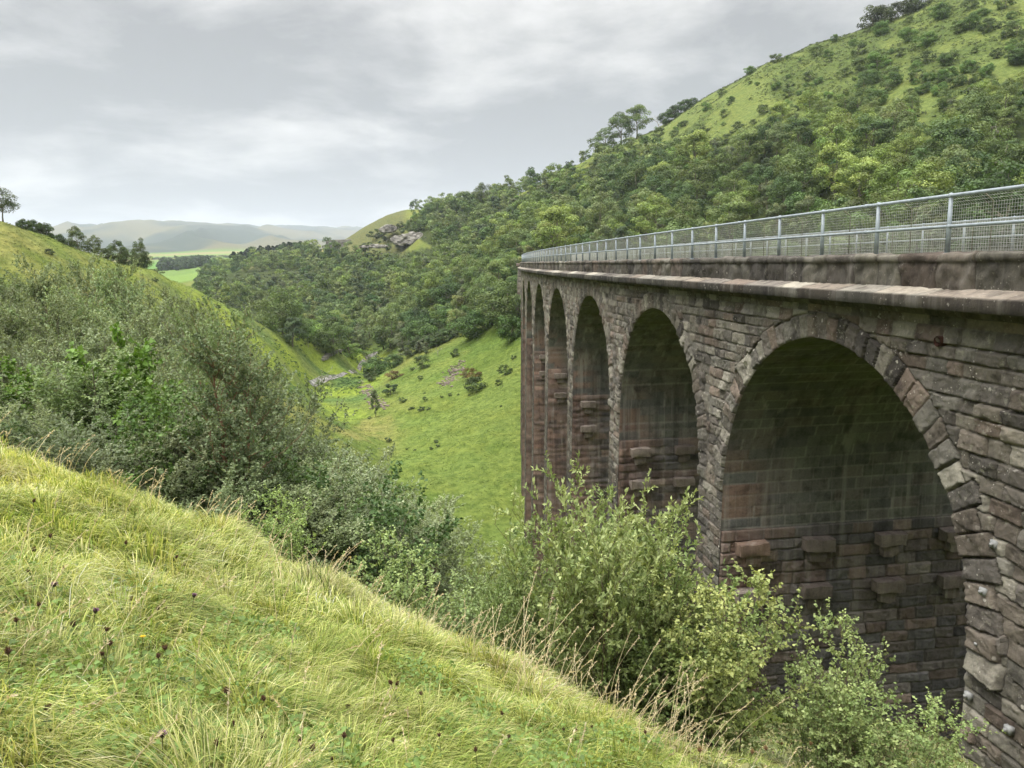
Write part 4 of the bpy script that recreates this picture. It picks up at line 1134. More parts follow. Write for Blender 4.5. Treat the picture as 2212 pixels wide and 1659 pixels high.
for px, py, h in ((255, 640, 16), (278, 614, 8), (390, 655, 8), (405, 665, 7), (108, 552, 16), (335, 610, 10)):
    spot(SMALL[px % 3], 'gorse_bush', 'small dark bush alone in the dry grass of the spur', 'bush', px, py, h, None, 'bushes in the spur grass', (.75, .75, .8), 1.2, 60)
spot(DEADS[1], 'dead_bush', 'bare twiggy bush in the dry grass at the foot of the spur', 'bush', 667, 752, 16, None, None, (1, 1, 1), 1.0, 120)

# ---- stream side and green bank
B = [(843,854,33,'GORSE',1.3,'dense dark conical bush beside the pink scree'),(1029,848,38,'SMALL',1.1,'biggest dark bush on the green bank'),(1018,822,30,'BROWN',1.2,'reddish brown bush behind the biggest dark bank bush'),
     (1091,811,26,'SMALL',1.0,'leafy bush high on the bank beside the viaduct'),(1078,833,15,'SMALL',.9,'small bush on the bank under the leafy one beside the viaduct'),
     (812,902,72,'BIRCH',.5,'slender young birch standing alone left of the green bank'),(851,819,20,'BROWN',1.6,'rusty red bush beside the dark alder at the stream'),
     (913,797,32,'SMALL',.9,'upright bush on the crest of the bank edge'),(983,772,18,'SMALL',.9,'bush at the upper edge of the bank below the brambles'),
     (1104,738,60,'BUSHY',.9,'large dark bush against the far end of the viaduct'),(1025,730,62,'BUSHY',1.3,'wide mixed bush above the green bank left of the viaduct'),
     (760,752,40,'BUSHY',1.2,'round mid green tree at the stream bend'),(812,812,40,'BUSHY',1.2,'dark spreading alder at the stream'),(869,870,12,'SMALL',1.3,'low bush at the edge of the bank below the dark conical bush')]
for px, py, h, kd, w, lab in B:
    kk = {'GORSE': GORSE, 'SMALL': SMALL[px % 3], 'BROWN': SMALL[(px + 1) % 3], 'BIRCH': NARROW[0], 'BUSHY': BUSHY[px % 3]}[kd]
    spot(kk, 'bank_bush' if kd != 'BIRCH' else 'birch_tree', lab, 'bush' if kd != 'BIRCH' else 'tree', px, py, h, None, None, (1.9, .95, .9) if kd == 'BROWN' else (1.0, 1.05, .95), w, 70)
for px, py, h in ((910,890,15),(886,885,9),(892,885,8),(926,886,9),(918,865,11),(917,852,7),(972,857,9),(954,860,7),(990,855,6),(839,956,15),(942,958,10),(946,968,9),(932,971,9),(896,974,6),(879,973,6),(1014,858,6),(1082,880,6),(891,803,12),(908,822,12),(798,906,8),(1109,776,12),(985,760,10)):
    spot(GORSE, 'juniper_bush', 'little dark upright bush dotted on the green bank', 'bush', px, py, h, None, 'little bushes on the green bank', (1, 1, 1), 1.4, 70)
al = np.random.default_rng(17)
for q in range(30):
    u = al.random(); px = 800 + 200 * u + al.normal(0, 10); py = 812 - 85 * u + al.normal(0, 8) - 12 * al.random()
    spot([BUSHY[q % 3], NARROW[q % 2], SMALL[q % 3]][q % 3], 'alder_bush', 'tangled grey green alder scrub between the stream and the wood', 'bush', px, py, al.uniform(18, 34), None, 'alder scrub by the stream', tuple(np.array([1.15, 1.1, 1.3]) * al.uniform(.8, 1.15)), al.uniform(.9, 1.3), 110)
for px, py, h in ((880, 740, 60), (900, 800, 26), (945, 770, 34)):
    spot(DEADS[px % 2], 'dead_tree', 'bare grey branched tree in the alder scrub by the stream', 'tree', px, py, h, None, 'bare trees in the alder scrub', (1, 1, 1), 1.0, 110)

# stream
g = N('stream_water'); tc = g.n('ShaderNodeTexCoord').outputs['Object']
c = g.ramp(g.noise(tc, .8, 5, .7), [(.38, (.10, .092, .075)), (.52, (.19, .178, .15)), (.62, (.30, .29, .27)), (.70, (.60, .60, .58))])
bs = g.n('ShaderNodeBsdfPrincipled', i_Base_Color=c, i_Roughness=.25); g.set(g.out.inputs[0], bs.outputs[0])
path = [ground_hit(px, py, 110) for px, py in ((812, 762), (800, 774), (789, 783), (778, 793), (762, 803), (745, 808), (725, 814), (705, 818), (688, 824), (672, 832))]
path = np.array([p for p in path if p]); tpar = np.arange(len(path)); tq = np.linspace(0, len(path) - 1, 60)
pc = np.stack([np.interp(tq, tpar, path[:, a]) for a in range(2)], 1); pd = unit(np.gradient(pc, axis=0)); pn = np.c_[-pd[:, 1], pd[:, 0]]
wdt = .75 + .35 * fbm(tq, 3, 1, 2)
rows = [pc + pn * (wdt * k)[:, None] for k in np.linspace(-1, 1, 5)]
P = np.stack(rows, 1).reshape(-1, 2); Zw = height(P[:, 0], P[:, 1]).reshape(60, 5) + .10
st_o = obj('stream', mesh_np('stream', np.c_[P, Zw.ravel()], grid_faces(60, 5), g.m, True)); tag(st_o, 'shallow stream with white water at the valley bottom', None, None, 'structure')
# ruined wall by the stream
wl_ = [ground_hit(px, py, 110) for px, py in ((699, 778), (706, 772), (716, 768), (728, 763), (740, 758), (752, 751))]
sw = MB(); rw = random.Random(4)
for a, b in zip(wl_[:-1], wl_[1:]):
    for t in np.linspace(0, 1, 7)[:-1]:
        p = np.array(a) * (1 - t) + np.array(b) * t; s = rw.uniform(.45, 1.0)
        v, f = rough_block(0, 0, 0, s * 1.3, s, s, rw.random() * 99, 4, .08); sw.add(v + p + np.array([rw.uniform(-.3, .3), rw.uniform(-.4, .4), .15]), f)
o = sw.build('stone_wall', M_ROCK, None, False); tag(o, 'ruined dry stone wall of loose boulders across the stream meadow', 'wall')

sc_ = np.random.default_rng(61)
for lab, n_, (pa, pb) in (('pinkish grey scree spilling down the green bank below the brambles', 150, ((1000, 790), (958, 832))), ('pinkish scree at the foot of the bank beside the conical bush', 170, ((782, 832), (822, 880)))):
    b = MB()
    for q in range(n_):
        t = sc_.random(); p = ground_hit(pa[0] * (1 - t) + pb[0] * t + sc_.normal(0, 9), pa[1] * (1 - t) + pb[1] * t + sc_.normal(0, 5), 80)
        if p is None: continue
        s = sc_.uniform(.12, .42); v, f = rough_block(0, 0, 0, s * 1.5, s, s * .6, q, 3, .08); b.add(v + np.array(p) + np.array([0, 0, .05]), f)
    o = b.build('scree', M_SCREE, None, False); tag(o, lab, None, None, 'stuff')
# ---- bank grass, tussocks and bracken at middle distance
def bank_test(x, y, z, px, py): return (px > 640) & (px < 1150) & (py > 690) & (py < 1330) & (x < BX0 + BM * y + BC * y * y - .6)
scatter_clumps('bank_grass', 'rough tussocky grass on the green bank below the viaduct', 60000, bank_test, (.07, .20), None, 40, 215, (math.radians(-17), math.radians(4)), 21, 7, .25)
scatter_clumps('spur_grass', 'dry tussocky grass on the left spur', 46000, lambda x, y, z, px, py: (px > -60) & (px < 800) & (py > 480) & (py < 850), (.10, .26), None, 60, 225, (math.radians(-38), math.radians(-10)), 22, 9, .4)
scatter_clumps('bracken', 'dark green bracken beds on the spur and stream meadow', 22000,
    lambda x, y, z, px, py: ((px > 570) & (px < 780) & (py > 742) & (py < 850) & (fbm(x * .06, y * .12, 8.1, 3) > .04)) | ((px > 490) & (px < 630) & (py > 655) & (py < 722) & (fbm(x * .09, y * .09, 8.1, 3) > -.1)) | ((px < 560) & (px > -50) & (py > 500) & (py < 720) & (fbm(x * .05 + 9, y * .05, 7.7, 3) > .30)), (.22, .5), [(.055, .112, .038), (.07, .13, .042), (.048, .095, .034)], 70, 225, (math.radians(-37), math.radians(-10)), 23, 12, .6)

# ---- far woods and walls beyond the spur
def far_wood(name, label, pts, n, hgt, rad, tone, seed, conifer=False):
    g2 = np.random.default_rng(seed); V_ = []; F_ = []; T_ = []; k = 0; pts = np.array(pts, float)
    P0 = [crown_far(seed + a, hgt, rad, low=.0, nclump=14, nleaf=260, leaf=hgt * .16, tone=tone, top=1.6 if conifer else 1)[:3] for a in range(3)]
    for q in range(n):
        u = g2.random() * (len(pts) - 1); i = int(u); p = pts[i] * (1 - u + i) + pts[i + 1] * (u - i)
        Yq = p[2] * (1 + g2.normal(0, .025)); x, y, z = at_px(p[0] + g2.normal(0, 2), p[1], Yq); z = float(height(np.array([x]), np.array([y]))[0])
        v, f, t = P0[q % 3]; sc = g2.uniform(.75, 1.15); V_.append(v * sc + np.array([x, y, z])); F_.append(f + k); T_.append(t * g2.uniform(.85, 1.15)); k += len(v)
    o = obj(name, mesh_np(name, np.concatenate(V_), np.concatenate(F_), M_LEAF, False, np.concatenate(T_))); tag(o, label, None, None, 'stuff')
far_wood('field_wood', 'small wood standing among the distant green fields', [(345, 583, 900), (380, 582, 910), (420, 580, 920), (448, 578, 930)], 110, 14, 6, (.052, .085, .040), 301)
far_wood('conifer_plantation', 'dark conifer plantation on the far shoulder of the ridge', [(503, 552, 640), (540, 545, 650), (600, 538, 660), (645, 533, 660)], 120, 12, 2.6, (.022, .040, .026), 331, True)
far_wood('hedgerow', 'thin dark hedgerow between the distant fields', [(330, 560, 1500), (400, 558, 1450), (440, 556, 1400), (500, 553, 1300)], 90, 4, 4, (.04, .07, .035), 361)
# ------------------------------------------------------------------ thicket below the near bank
def near_kind(seed, h, bark, **k):
    w, (V, F, T) = shrub_np(seed, h, **k)
    fl = [np.concatenate(w.f4)]
    return Kind(mesh_np('crown', V, F, M_LEAF, False, T), mesh_np('trunk', np.concatenate(w.v), fl, bark, True), float(np.percentile(V[:, 2], 98.5)))
GREYB = (.185, .255, .110)
BIRCH = [near_kind(400 + i, 6.0, M_BIRCH if i % 2 == 0 else M_BARK, spread=2.5, nstem=3 + i % 2, nbr=36, ntw=13, nlf=15, leaf=.074, lw=.72, tone=GREYB, t2=(.30, .37, .19), up=.75, twig=.42, low=.10, droop=.5, brlen=.36) for i in range(3)]
ORANGE = near_kind(410, 6.0, M_BIRCH, spread=2.4, nstem=2, nbr=40, ntw=13, nlf=15, leaf=.070, lw=.72, tone=(.125, .175, .085), t2=(.21, .27, .14), up=.8, twig=.42, low=.40, droop=.5, brlen=.40, rad=.10, stemcone=.35)
WILLOW = [near_kind(420 + i, 5.0, M_BARK, spread=3.6, nstem=8, nbr=22, ntw=11, nlf=14, leaf=.082, lw=.55, tone=(.185, .24, .120), t2=(.30, .36, .20), up=.7, twig=.40, low=.14, droop=.2, brlen=.36) for i in range(2)]
HAZEL = [near_kind(440 + i, 4.5, M_BARK, spread=3.4, nstem=8, nbr=16, ntw=8, nlf=8, leaf=.115, lw=.82, tone=(.075, .130, .040), t2=(.13, .195, .065), up=.5, twig=.38, low=.10, droop=.5, brlen=.38) for i in range(2)]
SYC = near_kind(460, 4.0, M_BARK, spread=1.9, nstem=5, nbr=18, ntw=8, nlf=9, leaf=.125, lw=.9, tone=(.105, .200, .030), t2=(.16, .27, .05), up=.7, twig=.34, low=.12, droop=.4, brlen=.30)

KD = {'b0': (BIRCH[0], 'birch_tree', 'tree'), 'b1': (BIRCH[1], 'birch_tree', 'tree'), 'b2': (BIRCH[2], 'birch_tree', 'tree'), 'o': (ORANGE, 'birch_tree', 'tree'), 'w0': (WILLOW[0], 'willow_bush', 'bush'), 'w1': (WILLOW[1], 'willow_bush', 'bush'),
      'h0': (HAZEL[0], 'hazel_bush', 'bush'), 'h1': (HAZEL[1], 'hazel_bush', 'bush'), 's': (SYC, 'sycamore_sapling', 'tree')}
G_BACK = 'back row of grey green birches in the thicket'; G_MID = 'middle of the birch and willow thicket'; G_LOW = 'bushes along the foot of the near bank'
THICK = [
 (-60,40,588,'w0',0),(15,41,592,'b0',0),(85,40,568,'b1',0),(150,42,580,'w1',0),(205,42,566,'b2',0),(262,40,598,'b0',0),(318,40,622,'w0',0),(372,40,646,'b1',0),(428,38,668,'w1',0),
 (-40,31,650,'w1',1),(35,31,655,'b1',1),(95,30,645,'w0',1),(165,31,634,'b0',1),(235,31,650,'w1',1),(300,30,672,'b2',1),(360,30,690,'w0',1),(412,31,718,'b1',1),(450,30,752,'w1',1),
 (-50,24,725,'w0',1),(20,24,740,'b2',1),(85,24,735,'w1',1),(175,25,712,'w0',1),(335,24,752,'w1',1),(400,25,765,'b0',1),(520,24,812,'w0',1),(588,24,950,'b1',1),(650,24,990,'w1',1),(700,24,970,'b2',1),
 (-30,18,805,'w1',1),(120,18,800,'w0',1),(350,18,860,'w1',1),(425,19,820,'w0',1),(550,18,865,'b1',1),(622,18,985,'w0',1),(695,19,980,'w1',1),(750,20,1010,'w0',1),(795,21,1040,'b0',1),(830,22,1070,'w1',1),
 (590,14.5,1025,'w0',2),(635,15,1020,'w1',2),(440,13,1010,'w1',2),(400,13.5,950,'h0',2),(330,13.5,915,'w0',2),(130,13,890,'w1',2),(50,13,885,'h1',2),(-30,13,875,'w0',2),(670,14,1030,'b1',2),(850,17,1095,'b2',2),(895,18,1140,'w1',2)]
NM = {'b': 'grey green birch with fine hanging twigs', 'w': 'silvery willow bush of small leaves', 'h': 'dark broad leaved hazel bush'}
WH = ['in the back row of the thicket', 'in the middle of the thicket', 'crowding the foot of the near grass bank']
GG = [G_BACK, G_MID, G_LOW]
def stand(px, Y, top, key, name=None, label=None, group=None, tint=(1, 1, 1), wid=1.0, rot=None):
    k, nm, cat = KD[key]; t, _ = ray(px, top); x = float(t) * Y
    z = float(height(np.array([x]), np.array([Y]))[0]); zt = float(ray(px, top)[1]) * Y; h = max(zt - z, 1.0)
    wid = wid * min(1.35, max(.75, (k.h / h) ** .6))
    return plant(k, name or nm, label, cat, x, Y, h, group, tint, wid, rot, z=z)
th_r = random.Random(12)
for px, Y, top, key, w in THICK:
    tn = th_r.uniform(.74, 1.28); stand(px, Y, top, key, None, NM[key[0]] + ' ' + WH[w], GG[w] + ' ' + key[0], (tn * th_r.uniform(.96, 1.06), tn, tn * th_r.uniform(.95, 1.1)))
stand(470, 22, 672, 'b2', None, 'tall thin birch whose tip rises above the thicket', None, (.95, 1, .95), .62)
stand(497, 14.2, 700, 'o', None, 'birch with bare orange brown stems showing in the thicket', None, (1, 1, 1), .9, .6)
stand(280, 16.5, 745, 's', None, 'bright green sycamore sapling right of the round birch', None, (1, 1, 1), .95)
stand(60, 17, 795, 's', None, 'bright green sycamore sapling at the far left of the thicket', None, (1, .98, 1), 1.0)
stand(265, 13.5, 860, 'h1', None, 'mid green hazel below the bright sycamore sapling', None, (1.15, 1.25, 1.0), .8)
stand(170, 16, 765, 'b1', None, 'round headed birch left of the bright sycamore sapling', None, (1, 1.05, .95), 1.1)
stand(740, 14.5, 1030, 'h0', None, 'dark broad leaved hazel with deep shade beside the grey birches', None, (.85, .95, .9), .9)
stand(700, 15.5, 965, 'h1', None, 'taller hazel of fresh green leaves behind the dark one', None, (1.1, 1.15, 1), .85)
stand(885, 16, 1110, 'b1', None, 'small grey feathery birch at the right end of the thicket', None, (1.05, 1, 1.1), 1.0)

# ------------------------------------------------------------------ shrubs on the bank in front of the arches
SALLOW = [near_kind(500, 3.0, M_TWIG, spread=2.5, nstem=15, nbr=15, ntw=8, nlf=14, leaf=.070, lw=.50, tone=(.195, .265, .090), t2=(.36, .42, .18), up=.95, twig=.30, low=.22, droop=-.35, bend=.4, tipy=.5, brlen=.30, rad=.013, stemcone=1.45),
          near_kind(501, 3.0, M_TWIG, spread=2.2, nstem=13, nbr=14, ntw=8, nlf=14, leaf=.066, lw=.52, tone=(.165, .235, .080), t2=(.29, .36, .15), up=.9, twig=.28, low=.2, droop=-.3, bend=.4, tipy=.4, brlen=.30, rad=.012, stemcone=1.25)]
SAPL = [near_kind(510 + i, 2.4, M_TWIG, spread=1.4, nstem=5 + i, nbr=20, ntw=9, nlf=12, leaf=.050, lw=.78, tone=(.195, .265, .10), t2=(.37, .43, .17), up=.8, twig=.26, low=.15, droop=.55, bend=.3, tipy=.35, brlen=.33, rad=.011, stemcone=.8) for i in range(2)]
SPARSE = near_kind(520, 2.0, M_TWIG, spread=1.7, nstem=8, nbr=12, ntw=6, nlf=10, leaf=.052, lw=.80, tone=(.19, .26, .095), t2=(.33, .40, .16), up=.7, twig=.26, low=.2, droop=.5, bend=.3, tipy=.3, brlen=.36, rad=.009, stemcone=1.1)
KD.update({'sa': (SALLOW[0], 'sallow_bush', 'bush'), 'sb': (SALLOW[1], 'sallow_bush', 'bush'), 'p0': (SAPL[0], 'birch_sapling', 'tree'), 'p1': (SAPL[1], 'birch_sapling', 'tree'), 'q': (SPARSE, 'birch_sapling', 'tree')})
stand(1300, 9.6, 1050, 'sa', None, 'largest light green sallow bush in front of the second arch', None, (1, 1, 1), .9, 1.0)
stand(1170, 9.9, 1180, 'sb', None, 'lower left side sallow bush of the clump before the arches', None, (.95, .98, .95), .72, 2.0)
stand(1420, 10.3, 1130, 'sb', None, 'darker sallow bush between the largest sallow and the yellowing birch', None, (.95, 1, .92), .95, 4.0)
stand(1575, 8.8, 1235, 'p1', None, 'yellowing young birch standing before the pier of the nearest arch', None, (1.1, 1.05, .95), 1.0, .5)
stand(1490, 9.4, 1330, 'p0', None, 'small dark leaved birch tucked under the yellowing one', None, (.85, .92, .85), 1.2, 2.5)
stand(1795, 8.8, 1350, 'q', None, 'sparse birch sapling with clear twigs before the nearest arch', None, (1.05, 1.05, 1.05), .85, 1.2)
stand(1945, 8.2, 1480, 'q', None, 'low leaning birch sapling at the foot of the right hand pier', None, (1.0, 1.05, 1.0), .95, 3.3)
stand(1830, 8.6, 1500, 'q', None, 'little bushy birch seedling between the two sparse saplings', None, (1, 1, 1), 1.1, 5.1)
stand(1010, 11.0, 1262, 'q', None, 'thin pale bush left of the sallow clump', None, (1.05, 1.1, 1.15), 1.2, .3)
stand(960, 11.5, 1268, 'q', None, 'thin pale bush at the edge of the grass right of the thicket', None, (1, 1.05, 1.1), 1.0, 4.2)
stand(855, 10.5, 1165, 'q', None, 'small pale leaved bush peeping over the grass edge by the thicket', None, (1.05, 1.1, 1.05), 1.0, 2.2)
stand(1065, 12.5, 1295, 'sb', None, 'dull green bush behind the thin pale ones', None, (.95, 1, 1.05), 1.1, 2.2)
stand(600, 9.6, 1060, 'q', None, 'spindly light leaved shoot beside the grass edge under the birches', None, (1, 1.1, .9), .8, 2.2)

# ------------------------------------------------------------------ grass on the near bank
def near_top(X, Y): return height(X, Y)
gg = np.random.default_rng(33)
def ring_pts(n, r0, r1, t0, t1):
    r = np.sqrt(gg.uniform(r0 * r0, r1 * r1, n)); t = gg.uniform(math.radians(t0), math.radians(t1), n); return r * np.sin(t), r * np.cos(t)
def blades(X, Y, L, wd, lean, T, wild=.5, seg=4, name='grass', dirx=None):
    n = len(X); Z = height(X, Y)
    a = .35 + 1.5 * fbm(X * .55, Y * .55, 3.3, 3) + gg.normal(0, wild, n)     # direction in which the sward is combed
    D = np.stack([np.cos(a), np.sin(a), np.zeros(n)], 1)
    cs_ = .30; ci, cj = np.floor(X / cs_), np.floor(Y / cs_)
    tx = (ci + .5 + .7 * (_hash(ci, cj, ci * 0 + 1) - .5)) * cs_; ty = (cj + .5 + .7 * (_hash(ci, cj, ci * 0 + 2) - .5)) * cs_
    ta = _hash(ci, cj, ci * 0 + 3) * 6.283
    D = unit(.95 * D + np.stack([X - tx, Y - ty, 0 * X], 1) / cs_ * 1.7 + .45 * np.stack([np.cos(ta), np.sin(ta), 0 * X], 1)); a = np.arctan2(D[:, 1], D[:, 0]); D[:, 2] = 0
    # follow the slope
    gx = PL[0]; gy = PL[1]
    D[:, 2] = D[:, 0] * gx + D[:, 1] * gy
    sd = np.stack([-np.sin(a + gg.normal(0, .6, n)), np.cos(a), np.zeros(n)], 1)
    t = np.linspace(0, 1, seg + 1)
    P = np.stack([X, Y, Z - .01], 1)[:, None]
    hor = (lean[:, None] * t[None] ** 1.6)[..., None] * D[:, None] * L[:, None, None]
    ver = (np.sqrt(np.clip(1 - (lean * .93) ** 2, .05, 1))[:, None] * (1.25 * t[None] - .25 * t[None] ** 3 - .32 * lean[:, None] * t[None] ** 3)) * L[:, None]
    C = P + hor; C[..., 2] += ver
    w = wd[:, None] * (1 - t[None] ** 1.7 * .96) * .5
    Lf = C - sd[:, None] * w[..., None]; Rt = C + sd[:, None] * w[..., None]
    V = np.stack([Lf, Rt], 2).reshape(-1, 3)
    m = 2 * (seg + 1); q = (np.arange(n) * m)[:, None]
    F = np.concatenate([q + np.array([[2 * i, 2 * i + 1, 2 * i + 3, 2 * i + 2]]) for i in range(seg)])
    tip = np.clip(t, 0, 1)[None, :, None]
    Cc = T[:, None] * (1 + .22 * tip * np.array([1.15, 1.0, .6]))
    Cc = np.repeat(Cc, 2, 1).reshape(-1, 3)
    return V, F, np.clip(Cc, .01, .7), n
GV = []; GF = []; GC = []; gn = 0
for n, r0, r1, t0, t1, wk in ((52000, 1.4, 3.0, -48, 42, 1.0), (95000, 3.0, 5.6, -48, 42, 1.25), (105000, 5.6, 9.6, -47, 38, 1.7), (42000, 7.5, 15.5, 6, 40, 2.2), (26000, 8.5, 13, -47, 0, 2.2)):
    X, Y = ring_pts(n, r0, r1, t0, t1)
    r = np.hypot(X, Y)
    if r0 == 8.5:
        k = gg.random(n) < sstep(13, 9, r); X, Y, r = X[k], Y[k], r[k]; n = len(X)
    p1 = fbm(X * .8, Y * .8, 7.1, 3); p2 = fbm(X * 2.2, Y * 2.2, 2.4, 2)
    edge = sstep(4.8, 8.2, r) * .8 + .25 * sstep(-2, 2, X)
    tuft = np.clip(.5 + .9 * p2, 0, 1)
    L = gg.uniform(.12, .31, n) * (.65 + .75 * tuft) * (1 - .25 * edge)
    lean = np.clip(gg.normal(.70, .20, n), .12, .97)
    wd = gg.uniform(.0024, .0068, n) * wk
    u = gg.random(n) + .28 * p1 + .30 * (edge - .15)
    g1 = np.array([.195, .27, .062]); g2_ = np.array([.40, .44, .15]); g3 = np.array([.58, .57, .28]); g4 = np.array([.66, .62, .42])
    T = np.where((u < .42)[:, None], g1, np.where((u < .86)[:, None], g2_, np.where((u < 1.08)[:, None], g3, g4)))
    ci, cj = np.floor(X / .30), np.floor(Y / .30); hs = _hash(ci, cj, ci * 0 + 9); hv = _hash(ci, cj, ci * 0 + 10)
    L = L * (.62 + .62 * hs); T = T * (.78 + .46 * hv)[:, None] * np.where(hs > .72, .86, 1.0)[:, None] * (1 + gg.normal(0, .24, (n, 1)))
    if r0 == 7.5: T = T * np.array([.78, .86, .85])
    V, F, C, n = blades(X, Y, L, wd, lean, T)
    GV.append(V); GF.append(F + gn); GC.append(C); gn += len(V)
grass = obj('grass', mesh_np('grass', np.concatenate(GV), np.concatenate(GF), M_GRASS, True, np.concatenate(GC)))
tag(grass, 'long windblown yellow green grass on the near bank', None, None, 'stuff')
# low clover and herb leaves in the sward
X, Y = ring_pts(19000, 1.5, 5.5, -48, 25); k = fbm(X * .9, Y * .9, 5.7, 3) + .3 * sstep(0, -2, X) > .10; X, Y = X[k], Y[k]; n = len(X)
P = np.stack([X, Y, height(X, Y) + gg.uniform(.05, .17, n)], 1)
Nn = unit(np.array([0, 0, 1.]) + gg.normal(0, .45, (n, 3))); A = np.cross(Nn, gg.normal(size=(n, 3)))
L = gg.uniform(.016, .048, n)
V, F, C = leaves(P, A, Nn, L, L * .8, np.array([.15, .235, .058]) * (1 + gg.normal(0, .2, (n, 1))))
o = obj('clover', mesh_np('clover', V, F, M_LEAF, False, np.clip(C, .01, .5))); tag(o, 'clover and small herb leaves low in the grass', None, None, 'stuff')
# dry seed stalks along the edge of the bank
def stalks(name, label, n, pts, hr, seed, spread_a=.5):
    g2 = np.random.default_rng(seed); b = MB()
    for q in range(n):
        x, y = pts(g2); z = float(height(np.array([x]), np.array([y]))[0]); h = g2.uniform(*hr); a = .3 + g2.normal(0, spread_a); ln = g2.uniform(.25, .85)
        d = np.array([math.cos(a), math.sin(a), 0]) * ln * h; t = np.linspace(0, 1, 7)[:, None]
        Pk = np.array([x, y, z]) + d * t ** 1.7 + np.array([0, 0, h]) * (t - .25 * ln * t ** 2)
        col = np.array([.70, .62, .42]) * g2.uniform(.75, 1.2); r0 = .0012 + .00028 * y
        b.tube(Pk, np.linspace(r0, r0 * .55, 7), 3, False, col)
        e = unit(Pk[-1] - Pk[-2]); m = int(g2.integers(8, 15))
        s = Pk[-1] - e * g2.uniform(0, .13, (m, 1)); pa = unit(e + g2.normal(0, .5, (m, 3)))
        v, f, c = leaves(s + pa * .012, pa, g2.normal(size=(m, 3)), .022, .006 + .0006 * y, np.broadcast_to(np.array([.62, .53, .36]) * g2.uniform(.7, 1.2), (m, 3))); b.add(v, None, f, c)
    o = b.build(name, M_GRASS, None, False); tag(o, label, None, None, 'stuff')
EDGE = [(0,952,9),(250,1032,8.5),(500,1107,8),(750,1217,7.6),(1000,1352,7),(1200,1452,6.5),(1400,1562,6),(1520,1640,5.6)]
def edge_pt(lo, hi, sp=.5):
    def f(g2):
        u = g2.uniform(lo, hi); i = min(int(u), len(EDGE) - 2); w = u - i
        px = EDGE[i][0] * (1 - w) + EDGE[i + 1][0] * w; py = EDGE[i][1] * (1 - w) + EDGE[i + 1][1] * w; Y = EDGE[i][2] * (1 - w) + EDGE[i + 1][2] * w
        Y *= 1 + g2.normal(-.02, .07); t, _ = ray(px + g2.normal(0, 30), py); return float(t) * Y, Y
    return f
stalks('seed_stalks', 'pale dry grass stalks with seed heads fringing the bank edge', 230, edge_pt(0, 7), (.22, .52), 71, .9)
stalks('seed_stalks', 'tall arching straw coloured seed stalks in front of the sallow bush', 48, edge_pt(4.4, 6.8), (.40, .95), 72, .65)
def anywhere(g2):
    r = g2.uniform(2.2, 7); t = g2.uniform(math.radians(-42), math.radians(22)); return r * math.sin(t), r * math.cos(t)
stalks('seed_stalks', 'scattered dry stalks standing in the near grass', 130, anywhere, (.25, .5), 73, .8)

scatter_clumps('weeds', 'leafy weeds and rough grass before the nearest arch', 5200, lambda x, y, z, px, py: (px > 1380) & (px < 2150) & (py > 1480 + .05 * (px - 1480)), (.06, .17), [(.14, .18, .06), (.11, .16, .05), (.22, .22, .09), (.17, .20, .08), (.26, .22, .12)], 5.5, 17, (math.radians(8), math.radians(40)), 77, 12, 1.0)
# ---- knapweed heads and flowers
def head_mesh(name, seed, r, col, tuft):
    g2 = np.random.default_rng(seed); b = MB()
    b.ball((0, 0, 0), r * .72, 8, np.array(col) * .8)
    n = 46; d = unit(g2.normal(size=(n, 3))); v, f, c = leaves(d * r * .8, unit(d + np.array([0, 0, .6])), d, r * .75, r * .32, np.array(col) * (1 + g2.normal(0, .25, (n, 1)))); b.add(v, None, f, c)
    n = 26; d = unit(g2.normal(size=(n, 3)) * np.array([.8, .8, .3]) + np.array([0, 0, .9])); v, f, c = leaves(d * r * 1.1, d, g2.normal(size=(n, 3)), r * 1.0, r * .22, np.array(tuft) * (1 + g2.normal(0, .2, (n, 1)))); b.add(v, None, f, c)
    fl = [np.concatenate(b.f4), np.concatenate(b.f3)]
    return mesh_np(name, np.concatenate(b.v), fl, M_LEAF, False, np.clip(np.concatenate(b.c), .01, .6))
HB = head_mesh('flower_head', 1, .013, (.085, .045, .028), (.12, .065, .035)); HP = head_mesh('flower_head', 2, .014, (.06, .05, .03), (.30, .10, .33)); HT = head_mesh('flower_head', 3, .015, (.20, .12, .06), (.32, .22, .11))
def stem_mesh(h, col=(.12, .13, .05)):
    b = MB(); b.tube([(0, 0, 0), (.008, 0, h * .5), (0, .004, h)], [.0022, .0018, .0014], 4, False, col)
    for q in range(5):
        a = q * 2.4; v, f, c = leaves(np.array([[math.cos(a) * .02, math.sin(a) * .02, h * (.15 + .14 * q)]]), np.array([[math.cos(a), math.sin(a), .6]]), np.array([[0, 0, 1.]]), .05, .012, np.array([[.10, .15, .04]])); b.add(v, None, f, c)
    return mesh_np('stem', np.concatenate(b.v), [np.concatenate(b.f4), np.concatenate(b.f3)], M_LEAF, False, np.concatenate(b.c))
STEM = stem_mesh(.26)
def herb(name, label, cat, x, y, head, h, group, k=1.0):
    z = float(height(np.array([x]), np.array([y]))[0]); o = thing(name, label, cat, (x, y, z), group); o.rotation_euler = (random.uniform(-.35, .35), random.uniform(-.35, .35), random.uniform(0, 6.28))
    s = bpy.data.objects.new('stem', STEM); COL.objects.link(s); s.parent = o; s.scale = (1, 1, h / .26)
    f = bpy.data.objects.new('flower_head', head); COL.objects.link(f); f.parent = o; f.location = (0, .004, h); f.scale = (k, k, k); return o
def bank_hit(px, py):
    t, u = ray(px, py); Y = np.linspace(1.2, 16, 600); z = height(float(t) * Y, Y) + .16; b = np.nonzero(z >= float(u) * Y)[0]
    return (float(t) * Y[b[0]], float(Y[b[0]])) if len(b) else None
hr = random.Random(5)
